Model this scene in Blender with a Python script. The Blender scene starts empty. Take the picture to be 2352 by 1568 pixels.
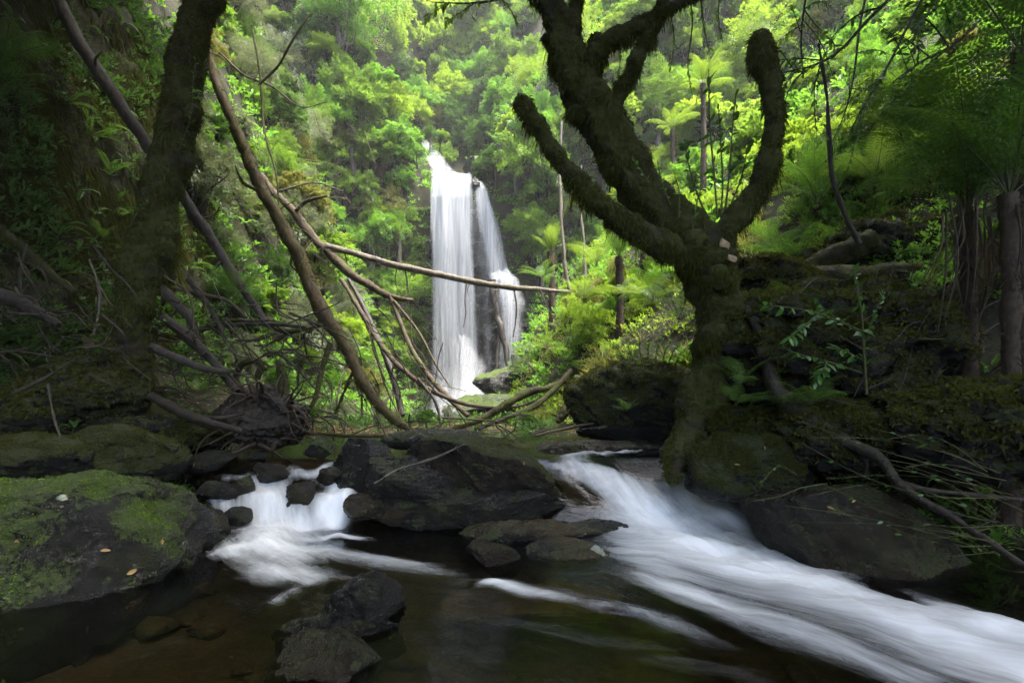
import bpy, bmesh, math, random
import numpy as np
from mathutils import Vector, Matrix, Euler

# ------------------------------------------------------------------ camera, world, sun, exposure
scene = bpy.context.scene
COL = scene.collection
EYE = 1.2                      # eye height above the lower pool (z = 0)
HZ = 930.0                     # picture row of the horizon (of 1568), column 1176 is straight ahead
F = 1176.0
cam_d = bpy.data.cameras.new('camera')
cam = bpy.data.objects.new('camera', cam_d); COL.objects.link(cam)
cam.location = (0, 0, EYE); cam.rotation_euler = (math.radians(90), 0, 0)
cam_d.lens = 18; cam_d.sensor_width = 36; cam_d.shift_y = (HZ - 784) / 2352
cam_d.clip_start = 0.05; cam_d.clip_end = 2000
scene.camera = cam

SUN_EL, SUN_AZ = math.radians(70), math.radians(108)
world = bpy.data.worlds.new('World'); scene.world = world; world.use_nodes = True
wn = world.node_tree.nodes; wl = world.node_tree.links
bg = wn['Background']; sky = wn.new('ShaderNodeTexSky'); sky.sky_type = 'NISHITA'
sky.sun_disc = False; sky.sun_elevation = SUN_EL; sky.sun_rotation = SUN_AZ
sky.air_density = 1.0; sky.dust_density = 6.0; sky.ozone_density = 0.6
wl.new(sky.outputs[0], bg.inputs[0]); bg.inputs[1].default_value = 0.15
sun_d = bpy.data.lights.new('sun', 'SUN'); sun_d.energy = 1.5; sun_d.angle = math.radians(25)
sun_d.color = (1.0, 0.96, 0.88)
sun = bpy.data.objects.new('sun', sun_d); COL.objects.link(sun)
sdir = Vector((math.sin(SUN_AZ) * math.cos(SUN_EL), math.cos(SUN_AZ) * math.cos(SUN_EL), math.sin(SUN_EL)))
sun.rotation_euler = (-sdir).to_track_quat('-Z', 'Y').to_euler(); sun.location = (0, 30, 60)

scene.view_settings.view_transform = 'Standard'; scene.view_settings.look = 'None'
scene.view_settings.exposure = 3.35; scene.view_settings.gamma = 1.0
scene.view_settings.use_curve_mapping = False
cy = scene.cycles
cy.max_bounces = 7; cy.diffuse_bounces = 3; cy.glossy_bounces = 2; cy.transmission_bounces = 4
cy.transparent_max_bounces = 16; cy.use_denoising = True; cy.use_adaptive_sampling = False; cy.denoising_prefilter = 'NONE'; cy.caustics_reflective = False
cy.caustics_refractive = False; cy.sample_clamp_indirect = 4.0

rng = np.random.default_rng(7)

# ------------------------------------------------------------------ helpers
def at(px, py, Y):
    """picture position (2352 x 1568) at distance Y straight ahead -> point in the place"""
    return np.array([(px - 1176) / F * Y, Y, EYE - (py - HZ) / F * Y])

def project(p):
    return 1176 + F * p[0] / p[1], HZ - F * (p[2] - EYE) / p[1]

def _h(ix, iy, iz, seed):
    n = (ix.astype(np.int64) * 374761393 + iy.astype(np.int64) * 668265263 + iz.astype(np.int64) * 2147483647 + seed * 974711) & 0xFFFFFFFF
    n = ((n ^ (n >> 13)) * 1274126177) & 0xFFFFFFFF
    n = n ^ (n >> 16)
    return (n & 0xFFFFFF) / float(0xFFFFFF) * 2 - 1

def vnoise(P, seed=0):
    P = np.asarray(P, float); i = np.floor(P).astype(np.int64); f = P - i
    f = f * f * f * (f * (f * 6 - 15) + 10)
    r = 0
    for dx in (0, 1):
        for dy in (0, 1):
            for dz in (0, 1):
                w = (f[:, 0] if dx else 1 - f[:, 0]) * (f[:, 1] if dy else 1 - f[:, 1]) * (f[:, 2] if dz else 1 - f[:, 2])
                r = r + w * _h(i[:, 0] + dx, i[:, 1] + dy, i[:, 2] + dz, seed)
    return r

def fbm(P, oct=4, seed=0, gain=0.5):
    P = np.asarray(P, float); r = 0; a = 1; t = 0
    for k in range(oct):
        r = r + a * vnoise(P * 2 ** k + 17.3 * k, seed + k); t += a; a *= gain
    return r / t

def sstep(a, b, x):
    t = np.clip((np.asarray(x, float) - a) / (b - a), 0, 1); return t * t * (3 - 2 * t)

def unit(v):
    v = np.asarray(v, float); return v / (np.linalg.norm(v, axis=-1, keepdims=True) + 1e-12)

class MB:
    def __init__(s): s.V = []; s.F3 = []; s.F4 = []; s.n = 0; s.m3 = []; s.m4 = []
    def add(s, V, Fc, mat=0):
        V = np.asarray(V, float); Fc = np.asarray(Fc, np.int64)
        if len(V) == 0: return s
        if Fc.shape[1] == 3: s.F3.append(Fc + s.n); s.m3.append(np.full(len(Fc), mat))
        else: s.F4.append(Fc + s.n); s.m4.append(np.full(len(Fc), mat))
        s.V.append(V); s.n += len(V); return s
    def arrays(s):
        return np.concatenate(s.V), (np.concatenate(s.F3) if s.F3 else np.zeros((0, 3), int)), (np.concatenate(s.F4) if s.F4 else np.zeros((0, 4), int))
    def mesh(s, name, mats, smooth=True, attrs=None, uv=None, offset=(0, 0, 0)):
        V, F3, F4 = s.arrays(); V = V - np.asarray(offset, float)
        me = bpy.data.meshes.new(name)
        me.vertices.add(len(V)); me.vertices.foreach_set('co', V.astype(np.float32).ravel())
        nl = len(F3) * 3 + len(F4) * 4
        me.loops.add(nl); li = np.concatenate([F3.ravel(), F4.ravel()]).astype(np.int32)
        me.loops.foreach_set('vertex_index', li)
        me.polygons.add(len(F3) + len(F4))
        st = np.concatenate([np.arange(len(F3)) * 3, len(F3) * 3 + np.arange(len(F4)) * 4]).astype(np.int32)
        me.polygons.foreach_set('loop_start', st)
        mi = np.concatenate([np.concatenate(s.m3) if s.m3 else np.zeros(0), np.concatenate(s.m4) if s.m4 else np.zeros(0)]).astype(np.int32)
        me.polygons.foreach_set('material_index', mi)
        me.polygons.foreach_set('use_smooth', np.full(len(F3) + len(F4), smooth))
        me.update(calc_edges=True)
        for m in (mats if isinstance(mats, (list, tuple)) else [mats]): me.materials.append(m)
        for k, a in (attrs or {}).items():
            at_ = me.attributes.new(k, 'FLOAT', 'POINT'); at_.data.foreach_set('value', np.asarray(a, np.float32))
        if uv is not None:
            ul = me.uv_layers.new(name='flow'); ul.data.foreach_set('uv', np.asarray(uv, np.float32)[li].ravel())
        return me
    def build(s, name, mats, parent=None, **kw):
        off = parent_loc(parent) if parent is not None else (0, 0, 0)
        me = s.mesh(name, mats, offset=off, **kw)
        return link(name, me, parent)

_loc = {}
def parent_loc(p):
    t = np.zeros(3)
    while p is not None:
        t = t + np.array(p.location); p = p.parent
    return t

def link(name, me, parent=None):
    o = bpy.data.objects.new(name, me); COL.objects.link(o)
    if parent is not None: o.parent = parent
    return o

def tag(o, label=None, cat=None, group=None, kind=None):
    if label: o['label'] = label
    if cat: o['category'] = cat
    if group: o['group'] = group
    if kind: o['kind'] = kind
    return o

def thing(name, label, cat, loc, group=None):
    o = bpy.data.objects.new(name, None); COL.objects.link(o); o.location = tuple(float(v) for v in loc)
    o.empty_display_size = 0.2
    return tag(o, label, cat, group)

def smooth_path(pts, per=6):
    """Catmull-Rom through rows of (x, y, z, r)"""
    P = np.asarray(pts, float)
    if len(P) < 3:
        t = np.linspace(0, 1, per * max(1, len(P) - 1) + 1)[:, None]
        return P[0] * (1 - t) + P[-1] * t
    Q = np.vstack([2 * P[0] - P[1], P, 2 * P[-1] - P[-2]])
    out = []
    for i in range(1, len(Q) - 2):
        t = np.linspace(0, 1, per, endpoint=False)[:, None]
        a, b, c, d = Q[i - 1], Q[i], Q[i + 1], Q[i + 2]
        out.append(0.5 * (2 * b + (c - a) * t + (2 * a - 5 * b + 4 * c - d) * t * t + (3 * b - a - 3 * c + d) * t ** 3))
    out.append(P[-1:]); R = np.vstack(out); R[:, 3] = np.maximum(R[:, 3], 0.001)
    return R

def tube(path, sides=10, rough=0.0, seed=0, freq=3.0, ridge=0.0, cap=True, fine=0.0):
    P = np.asarray(path, float); C = P[:, :3]; r = P[:, 3]; n = len(C)
    T = unit(np.gradient(C, axis=0))
    up = np.array([0, 0, 1.0]) if abs(T[0, 2]) < 0.9 else np.array([1.0, 0, 0])
    N = np.zeros((n, 3)); N[0] = unit(np.cross(T[0], up))
    for i in range(1, n):
        v = N[i - 1] - T[i] * np.dot(N[i - 1], T[i]); N[i] = v / (np.linalg.norm(v) + 1e-9)
    B = np.cross(T, N)
    a = np.linspace(0, 2 * np.pi, sides, endpoint=False)
    D = N[:, None, :] * np.cos(a)[None, :, None] + B[:, None, :] * np.sin(a)[None, :, None]
    R = np.repeat(r[:, None], sides, 1)
    if ridge: R = R * (1 + ridge * np.cos(a * 5 + 0.6 * np.sin(np.arange(n)[:, None] * 0.2)))
    V = C[:, None, :] + D * R[:, :, None]
    if rough:
        nz = fbm(V.reshape(-1, 3) * freq, 3, seed).reshape(n, sides)
        V = V + D * (nz * rough)[:, :, None]
    if fine:
        q = V.reshape(-1, 3); nz = (0.55 - np.abs(fbm(q * 11, 3, seed + 5))) + 0.8 * fbm(q * 24, 2, seed + 6); V = V + D * (nz.reshape(n, sides) * fine)[:, :, None]
    V = V.reshape(-1, 3)
    i = np.arange(n - 1)[:, None] * sides; j = np.arange(sides)[None, :]; j2 = (j + 1) % sides
    Q = np.stack([i + j, i + j2, i + sides + j2, i + sides + j], -1).reshape(-1, 4)
    return V, Q

def add_tube(mb, path, sides=10, cap=True, mat=0, **kw):
    V, Q = tube(path, sides, **kw); n0 = mb.n; mb.add(V, Q, mat)
    if cap:
        for ring, rev in ((0, True), (len(V) - sides, False)):
            c = V[ring:ring + sides].mean(0); W = np.vstack([V[ring:ring + sides], c])
            T3 = np.array([[k, (k + 1) % sides, sides] for k in range(sides)])
            mb.add(W, T3[:, ::-1] if rev else T3, mat)
    return V, Q

def tri_of(F):
    F = np.asarray(F)
    return F if F.shape[1] == 3 else np.vstack([F[:, [0, 1, 2]], F[:, [0, 2, 3]]])

def scatter(V, Fc, n, r, w=None):
    T = tri_of(Fc); a, b, c = V[T[:, 0]], V[T[:, 1]], V[T[:, 2]]
    cr = np.cross(b - a, c - a); ar = np.linalg.norm(cr, axis=1)
    p = ar.copy()
    if w is not None: p = p * w[T].mean(1)
    if p.sum() <= 0: return np.zeros((0, 3)), np.zeros((0, 3))
    idx = r.choice(len(T), n, p=p / p.sum())
    u, v = r.random(n), r.random(n); s = u + v > 1; u[s], v[s] = 1 - u[s], 1 - v[s]
    P = a[idx] + (b - a)[idx] * u[:, None] + (c - a)[idx] * v[:, None]
    return P, cr[idx] / (ar[idx][:, None] + 1e-12)

def blades(P, D, L, W, r):
    """one bent tapering blade per point: along D, length L, width W"""
    n = len(P)
    S = unit(np.cross(D, unit(r.normal(size=(n, 3)))))
    L = np.broadcast_to(L, n)[:, None]; W = np.broadcast_to(W, n)[:, None]
    bend = np.array([0, 0, -0.25]) * L; m = P + D * L * 0.42
    V = np.stack([P, m + S * W * 0.6, P + D * L + bend, m - S * W * 0.6], 1).reshape(-1, 3)
    k = np.arange(n)[:, None] * 4
    return V, np.vstack([k + [0, 1, 2], k + [0, 2, 3]])

def leaves(P, D, Nn, L, W, fold=0.15, droop=0.15):
    """pointed folded leaves: base at P, along D, upper side Nn; 6 verts, 4 tris"""
    n = len(P); D = unit(D); S = unit(np.cross(Nn, D)); U = np.cross(D, S)
    L = np.broadcast_to(L, n)[:, None]; W = np.broadcast_to(W, n)[:, None]
    m = P + D * L * 0.45
    V = np.stack([P, m + S * W / 2 + U * W * fold, P + D * L - U * L * droop, m - S * W / 2 + U * W * fold, m], 1).reshape(-1, 3)
    k = np.arange(n)[:, None] * 5
    return V, np.vstack([k + [0, 4, 1], k + [1, 4, 2], k + [0, 3, 4], k + [3, 2, 4]])

def leaves2(P, D, Nn, L, W, fold=0.2):
    n = len(P); D = unit(D); S = unit(np.cross(Nn, D)); U = np.cross(S, D) * -1
    L = np.broadcast_to(L, n)[:, None]; W = np.broadcast_to(W, n)[:, None]; m = P + D * L * 0.45
    V = np.stack([P, m + S * W / 2 + U * W * fold, P + D * L, m - S * W / 2 + U * W * fold], 1).reshape(-1, 3); k = np.arange(n)[:, None] * 4
    return V, np.vstack([k + [0, 2, 1], k + [0, 3, 2]])
def rand_dirs(n, r): return unit(r.normal(size=(n, 3)))

# ------------------------------------------------------------------ materials
def mat_new(name):
    m = bpy.data.materials.new(name); m.use_nodes = True
    nt = m.node_tree; nt.nodes.clear(); out = nt.nodes.new('ShaderNodeOutputMaterial')
    return m, nt, out
def N(nt, t, **kw):
    n = nt.nodes.new(t)
    for k, v in kw.items():
        if k in n.inputs.keys(): n.inputs[k].default_value = v
        else: setattr(n, k, v)
    return n
def noise(nt, scale, detail=4, rough=0.55, vec=None):
    n = N(nt, 'ShaderNodeTexNoise'); n.inputs['Scale'].default_value = scale
    n.inputs['Detail'].default_value = detail; n.inputs['Roughness'].default_value = rough
    if vec is not None: nt.links.new(vec, n.inputs['Vector'])
    return n
def ramp(nt, fac, stops):
    c = N(nt, 'ShaderNodeValToRGB'); e = c.color_ramp.elements
    while len(e) < len(stops): e.new(0.5)
    for el, (p, col) in zip(e, stops): el.position = p; el.color = (*col, 1) if len(col) == 3 else col
    nt.links.new(fac, c.inputs[0]); return c
def math_n(nt, op, a, b=None, clamp=False):
    n = N(nt, 'ShaderNodeMath', operation=op, use_clamp=clamp)
    for i, v in enumerate((a, b)):
        if v is None: continue
        if isinstance(v, (int, float)): n.inputs[i].default_value = v
        else: nt.links.new(v, n.inputs[i])
    return n.outputs[0]
def maprange(nt, v, a, b, c=0.0, d=1.0):
    n = N(nt, 'ShaderNodeMapRange'); nt.links.new(v, n.inputs[0])
    for i, x in zip((1, 2, 3, 4), (a, b, c, d)): n.inputs[i].default_value = x
    return n.outputs[0]
def mixc(nt, fac, a, b):
    n = N(nt, 'ShaderNodeMix', data_type='RGBA')
    if isinstance(fac, (int, float)): n.inputs[0].default_value = fac
    else: nt.links.new(fac, n.inputs[0])
    for s, v in ((6, a), (7, b)):
        if isinstance(v, tuple): n.inputs[s].default_value = (*v, 1)
        else: nt.links.new(v, n.inputs[s])
    return n.outputs[2]
def bump(nt, h, strength=0.5, dist=0.02):
    b = N(nt, 'ShaderNodeBump'); b.inputs['Strength'].default_value = strength; b.inputs['Distance'].default_value = dist
    nt.links.new(h, b.inputs['Height']); return b.outputs[0]
def pos(nt):
    return N(nt, 'ShaderNodeNewGeometry').outputs['Position']

def leaf_mat(name, dark, light, trans=0.45, rough=0.45, spec=0.22):
    m, nt, out = mat_new(name)
    g = N(nt, 'ShaderNodeNewGeometry'); oi = N(nt, 'ShaderNodeObjectInfo')
    f = math_n(nt, 'ADD', math_n(nt, 'MULTIPLY', g.outputs['Random Per Island'], 0.6), math_n(nt, 'MULTIPLY', oi.outputs['Random'], 0.4))
    c = ramp(nt, f, [(0.0, dark), (0.85, light), (1.0, tuple(min(1, v * 1.25) for v in light))])
    p = N(nt, 'ShaderNodeBsdfPrincipled'); nt.links.new(c.outputs[0], p.inputs['Base Color'])
    p.inputs['Roughness'].default_value = rough; p.inputs['Specular IOR Level'].default_value = spec
    t = N(nt, 'ShaderNodeBsdfTranslucent')
    tc = mixc(nt, 0.5, c.outputs[0], (light[0] * 1.6, light[1] * 1.5, light[2] * 0.7)); nt.links.new(tc, t.inputs[0])
    mx = N(nt, 'ShaderNodeMixShader'); mx.inputs[0].default_value = trans
    nt.links.new(p.outputs[0], mx.inputs[1]); nt.links.new(t.outputs[0], mx.inputs[2]); nt.links.new(mx.outputs[0], out.inputs[0])
    return m

def bark_mat(name, a, b, moss=None, moss_lo=0.45, moss_hi=0.6, scale=9, rough=0.85):
    m, nt, out = mat_new(name); v = pos(nt)
    mp = N(nt, 'ShaderNodeMapping'); mp.inputs['Scale'].default_value = (1, 1, 0.35); nt.links.new(v, mp.inputs[0])
    n1 = noise(nt, scale, 6, 0.6, mp.outputs[0]); n2 = noise(nt, scale * 7, 4, 0.6, v)
    c = ramp(nt, n1.outputs[0], [(0.3, a), (0.7, b)]).outputs[0]
    if moss:
        n3 = noise(nt, 2.2, 5, 0.65, v); k = maprange(nt, n3.outputs[0], moss_lo, moss_hi)
        mc = ramp(nt, n2.outputs[0], [(0.3, tuple(x * 0.5 for x in moss)), (0.7, moss)]).outputs[0]
        c = mixc(nt, k, c, mc)
    h = math_n(nt, 'ADD', n1.outputs[0], math_n(nt, 'MULTIPLY', n2.outputs[0], 0.4))
    p = N(nt, 'ShaderNodeBsdfPrincipled'); nt.links.new(c, p.inputs['Base Color']); p.inputs['Roughness'].default_value = rough
    p.inputs['Specular IOR Level'].default_value = 0.25
    nt.links.new(bump(nt, h, 0.8, 0.03), p.inputs['Normal']); nt.links.new(p.outputs[0], out.inputs[0]); return m

def rock_mat(name, a, b, moss=(0.024, 0.032, 0.006), wet=True, lichen=0.0, brown=None):
    m, nt, out = mat_new(name); v = pos(nt)
    mp = N(nt, 'ShaderNodeMapping'); mp.inputs['Rotation'].default_value = (0.5, 0.6, 0.3); mp.inputs['Scale'].default_value = (1, 1, 4); nt.links.new(v, mp.inputs[0])
    n1 = noise(nt, 3.5, 7, 0.65, mp.outputs[0]); n2 = noise(nt, 30, 5, 0.65, v); n3 = noise(nt, 1.3, 4, 0.6, v)
    c = ramp(nt, n1.outputs[0], [(0.34, a), (0.52, tuple((p + q) * 0.36 for p, q in zip(a, b))), (0.66, b)]).outputs[0]
    nb = noise(nt, 19, 5, 0.7, v); c = mixc(nt, maprange(nt, nb.outputs[0], 0.40, 0.56), tuple(x * 0.5 for x in a), c)
    if brown: c = mixc(nt, maprange(nt, n3.outputs[0], 0.45, 0.62), c, brown)
    if lichen:
        nl = noise(nt, 5.5, 3, 0.5, v); c = mixc(nt, maprange(nt, nl.outputs[0], 0.70 - lichen, 0.72 - lichen), c, (0.22, 0.25, 0.20))
    at_ = N(nt, 'ShaderNodeAttribute', attribute_name='moss')
    nm = noise(nt, 9, 5, 0.7, v); nalg = noise(nt, 2.6, 5, 0.65, v)
    c = mixc(nt, maprange(nt, nalg.outputs[0], 0.50, 0.66), c, (0.010, 0.0125, 0.004))
    k = maprange(nt, math_n(nt, 'ADD', math_n(nt, 'ADD', at_.outputs['Fac'], math_n(nt, 'MULTIPLY', math_n(nt, 'SUBTRACT', n2.outputs[0], 0.5), 1.3)), math_n(nt, 'MULTIPLY', math_n(nt, 'SUBTRACT', nm.outputs[0], 0.5), 1.1)), 0.32, 0.72)
    mc = ramp(nt, n2.outputs[0], [(0.3, tuple(x * 0.45 for x in moss)), (0.7, moss)]).outputs[0]
    c = mixc(nt, k, c, mc)
    p = N(nt, 'ShaderNodeBsdfPrincipled'); nt.links.new(c, p.inputs['Base Color'])
    r0 = maprange(nt, n3.outputs[0], 0.35, 0.65, 0.08 if wet else 0.5, 0.22 if wet else 0.85)
    rr = math_n(nt, 'MAXIMUM', r0, math_n(nt, 'MULTIPLY', k, 0.9)); nt.links.new(rr, p.inputs['Roughness'])
    p.inputs['Specular IOR Level'].default_value = 0.32
    n4 = noise(nt, 75, 3, 0.6, v)
    h = math_n(nt, 'ADD', math_n(nt, 'ADD', n1.outputs[0], math_n(nt, 'MULTIPLY', n2.outputs[0], 0.55)), math_n(nt, 'MULTIPLY', n4.outputs[0], 0.22))
    nt.links.new(bump(nt, h, 1.0, 0.07), p.inputs['Normal']); nt.links.new(p.outputs[0], out.inputs[0]); return m

def plain_mat(name, a, b, scale=20, rough=0.8, spec=0.3):
    m, nt, out = mat_new(name); n1 = noise(nt, scale, 4, 0.6, pos(nt))
    c = ramp(nt, n1.outputs[0], [(0.3, a), (0.7, b)]).outputs[0]
    p = N(nt, 'ShaderNodeBsdfPrincipled'); nt.links.new(c, p.inputs['Base Color']); p.inputs['Roughness'].default_value = rough
    p.inputs['Specular IOR Level'].default_value = spec
    nt.links.new(bump(nt, n1.outputs[0], 0.5, 0.02), p.inputs['Normal']); nt.links.new(p.outputs[0], out.inputs[0]); return m

M = {}
M['lime'] = leaf_mat('lime_leaves', (0.089, 0.168, 0.017), (0.203, 0.319, 0.036), 0.5)
M['mid'] = leaf_mat('mid_green_leaves', (0.053, 0.119, 0.018), (0.129, 0.230, 0.034), 0.45)
M['fresh'] = leaf_mat('fresh_green_leaves', (0.045, 0.133, 0.018), (0.114, 0.252, 0.033), 0.5)
M['deep'] = leaf_mat('deep_green_leaves', (0.022, 0.060, 0.014), (0.060, 0.132, 0.026), 0.4)
M['grey'] = leaf_mat('grey_green_leaves', (0.066, 0.094, 0.055), (0.143, 0.176, 0.105), 0.3)
M['olive'] = leaf_mat('olive_leaves', (0.069, 0.086, 0.023), (0.149, 0.161, 0.046), 0.4)
M['fern'] = leaf_mat('fern_green', (0.03, 0.085, 0.012), (0.075, 0.16, 0.022), 0.45)
M['fern_lime'] = leaf_mat('fern_lime', (0.06, 0.12, 0.015), (0.13, 0.21, 0.03), 0.5)
M['dead_frond'] = leaf_mat('dead_frond_brown', (0.04, 0.026, 0.012), (0.10, 0.066, 0.034), 0.25, 0.8, 0.1)
M['dead_leaf'] = leaf_mat('dead_leaf', (0.12, 0.07, 0.025), (0.28, 0.19, 0.08), 0.2, 0.6, 0.3)
M['glossy'] = leaf_mat('glossy_leaf', (0.03, 0.10, 0.018), (0.06, 0.17, 0.03), 0.4, 0.3, 0.6)
M['moss'] = leaf_mat('moss_green', (0.022, 0.028, 0.005), (0.058, 0.066, 0.011), 0.35, 0.9, 0.1)
M['moss_brown'] = leaf_mat('moss_brown', (0.013, 0.019, 0.003), (0.068, 0.082, 0.012), 0.35, 0.9, 0.1)
M['moss_bright'] = leaf_mat('moss_bright', (0.045, 0.085, 0.008), (0.10, 0.17, 0.02), 0.35, 0.9, 0.1)
M['bark_moss'] = bark_mat('mossy_bark', (0.006, 0.005, 0.003), (0.026, 0.021, 0.012), (0.036, 0.042, 0.007), 0.36, 0.5, scale=16)
M['bark_brownmoss'] = bark_mat('brown_mossy_bark', (0.024, 0.017, 0.009), (0.056, 0.040, 0.021), (0.055, 0.047, 0.014), 0.4, 0.6)
M['bark_grey'] = bark_mat('grey_dead_bark', (0.017, 0.015, 0.0125), (0.052, 0.046, 0.039), None, scale=14)
M['bark_pale'] = bark_mat('pale_bark', (0.05, 0.043, 0.033), (0.16, 0.143, 0.118), (0.10, 0.10, 0.04), 0.55, 0.7, scale=12)
M['bark_dark'] = bark_mat('dark_wet_bark', (0.010, 0.008, 0.006), (0.03, 0.026, 0.02), None, scale=12, rough=0.5)
M['bark_log'] = bark_mat('log_bark', (0.025, 0.019, 0.012), (0.075, 0.058, 0.04), (0.07, 0.075, 0.022), 0.5, 0.65, scale=12)
M['stem'] = plain_mat('green_stem', (0.022, 0.028, 0.007), (0.055, 0.065, 0.016), 15, 0.5)
M['root'] = plain_mat('root_brown', (0.015, 0.011, 0.007), (0.05, 0.036, 0.022), 15, 0.8)
M['heartwood'] = plain_mat('split_wood', (0.14, 0.10, 0.055), (0.30, 0.23, 0.14), 18, 0.7)
M['rock'] = rock_mat('wet_black_rock', (0.002, 0.002, 0.0022), (0.017, 0.0167, 0.016))
M['rock_lichen'] = rock_mat('wet_lichen_rock', (0.0025, 0.0025, 0.0026), (0.020, 0.0197, 0.019), (0.028, 0.048, 0.007), True, 0.03)
M['rock_brown'] = rock_mat('wet_brown_rock', (0.0022, 0.002, 0.0018), (0.017, 0.0148, 0.011), brown=(0.022, 0.015, 0.007))
M['rock_green'] = rock_mat('lichened_slab', (0.007, 0.007, 0.006), (0.03, 0.028, 0.022), (0.03, 0.038, 0.008), True, 0.08, (0.05, 0.032, 0.013))
M['cliff'] = rock_mat('cliff_rock', (0.014, 0.015, 0.016), (0.065, 0.064, 0.062), (0.06, 0.10, 0.012))

def ground_mat():
    m, nt, out = mat_new('forest_floor'); v = pos(nt)
    n1 = noise(nt, 1.2, 6, 0.65, v); n2 = noise(nt, 14, 5, 0.7, v)
    c = ramp(nt, n1.outputs[0], [(0.3, (0.007, 0.006, 0.004)), (0.5, (0.015, 0.017, 0.006)), (0.7, (0.02, 0.03, 0.007))]).outputs[0]
    c = mixc(nt, maprange(nt, n2.outputs[0], 0.45, 0.7), c, (0.024, 0.019, 0.011))
    p = N(nt, 'ShaderNodeBsdfPrincipled'); nt.links.new(c, p.inputs['Base Color']); p.inputs['Roughness'].default_value = 0.85
    p.inputs['Specular IOR Level'].default_value = 0.2
    nt.links.new(bump(nt, n2.outputs[0], 1.0, 0.06), p.inputs['Normal']); nt.links.new(p.outputs[0], out.inputs[0]); return m
M['ground'] = ground_mat()

def bed_mat():
    m, nt, out = mat_new('creek_bed_stone'); v = pos(nt)
    n1 = noise(nt, 2.0, 6, 0.6, v); n2 = noise(nt, 11, 4, 0.6, v)
    c = ramp(nt, n1.outputs[0], [(0.35, (0.009, 0.0085, 0.006)), (0.65, (0.058, 0.048, 0.025))]).outputs[0]
    c = mixc(nt, maprange(nt, n2.outputs[0], 0.4, 0.65), c, (0.05, 0.042, 0.026))
    p = N(nt, 'ShaderNodeBsdfPrincipled'); nt.links.new(c, p.inputs['Base Color']); p.inputs['Roughness'].default_value = 0.7
    nt.links.new(bump(nt, n2.outputs[0], 0.8, 0.05), p.inputs['Normal']); nt.links.new(p.outputs[0], out.inputs[0]); return m
M['bed'] = bed_mat()

def creek_mat():
    m, nt, out = mat_new('creek_water')
    uv = N(nt, 'ShaderNodeUVMap', uv_map='flow').outputs[0]
    a = N(nt, 'ShaderNodeAttribute', attribute_name='foam').outputs['Fac']
    mp = N(nt, 'ShaderNodeMapping'); mp.inputs['Scale'].default_value = (0.9, 5.5, 1); nt.links.new(uv, mp.inputs[0])
    n1 = noise(nt, 1.0, 6, 0.62, mp.outputs[0])
    mp2 = N(nt, 'ShaderNodeMapping'); mp2.inputs['Scale'].default_value = (2.5, 45, 1); nt.links.new(uv, mp2.inputs[0])
    n2 = noise(nt, 1.0, 4, 0.6, mp2.outputs[0])
    s = math_n(nt, 'ADD', math_n(nt, 'MULTIPLY', n1.outputs[0], 0.82), math_n(nt, 'MULTIPLY', n2.outputs[0], 0.18))
    mp3 = N(nt, 'ShaderNodeMapping'); mp3.inputs['Scale'].default_value = (5, 11, 1); nt.links.new(uv, mp3.inputs[0]); n3 = noise(nt, 1.0, 6, 0.7, mp3.outputs[0])
    s = math_n(nt, 'ADD', s, math_n(nt, 'MULTIPLY', math_n(nt, 'SUBTRACT', n3.outputs[0], 0.5), 0.55))
    k = math_n(nt, 'ADD', a, math_n(nt, 'MULTIPLY', math_n(nt, 'SUBTRACT', s, 0.5), 0.95))
    # streaks vanish where there is no foam at all
    gate = maprange(nt, a, 0.02, 0.35)
    fac = math_n(nt, 'MULTIPLY', maprange(nt, k, 0.12, 0.92), gate, True)
    fac = math_n(nt, 'MULTIPLY', fac, 0.97)
    # clear brown water
    tr = N(nt, 'ShaderNodeBsdfTransparent'); tr.inputs[0].default_value = (0.37, 0.335, 0.22, 1)
    gl = N(nt, 'ShaderNodeBsdfGlossy'); gl.inputs['Roughness'].default_value = 0.12; gl.inputs[0].default_value = (0.9, 0.95, 1, 1)
    fr = N(nt, 'ShaderNodeFresnel'); fr.inputs[0].default_value = 1.22
    b = bump(nt, math_n(nt, 'ADD', n1.outputs[0], math_n(nt, 'MULTIPLY', n2.outputs[0], 0.15)), 0.35, 0.05)
    nt.links.new(b, gl.inputs['Normal']); nt.links.new(b, fr.inputs['Normal'])
    wat = N(nt, 'ShaderNodeMixShader'); nt.links.new(fr.outputs[0], wat.inputs[0]); nt.links.new(tr.outputs[0], wat.inputs[1]); nt.links.new(gl.outputs[0], wat.inputs[2])
    d = N(nt, 'ShaderNodeBsdfPrincipled'); d.inputs['Base Color'].default_value = (0.62, 0.66, 0.69, 1); d.inputs['Roughness'].default_value = 0.55
    d.inputs['Specular IOR Level'].default_value = 0.2; nt.links.new(b, d.inputs['Normal'])
    mx = N(nt, 'ShaderNodeMixShader'); nt.links.new(fac, mx.inputs[0]); nt.links.new(wat.outputs[0], mx.inputs[1]); nt.links.new(d.outputs[0], mx.inputs[2])
    nt.links.new(mx.outputs[0], out.inputs[0]); return m
M['creek'] = creek_mat()

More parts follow.
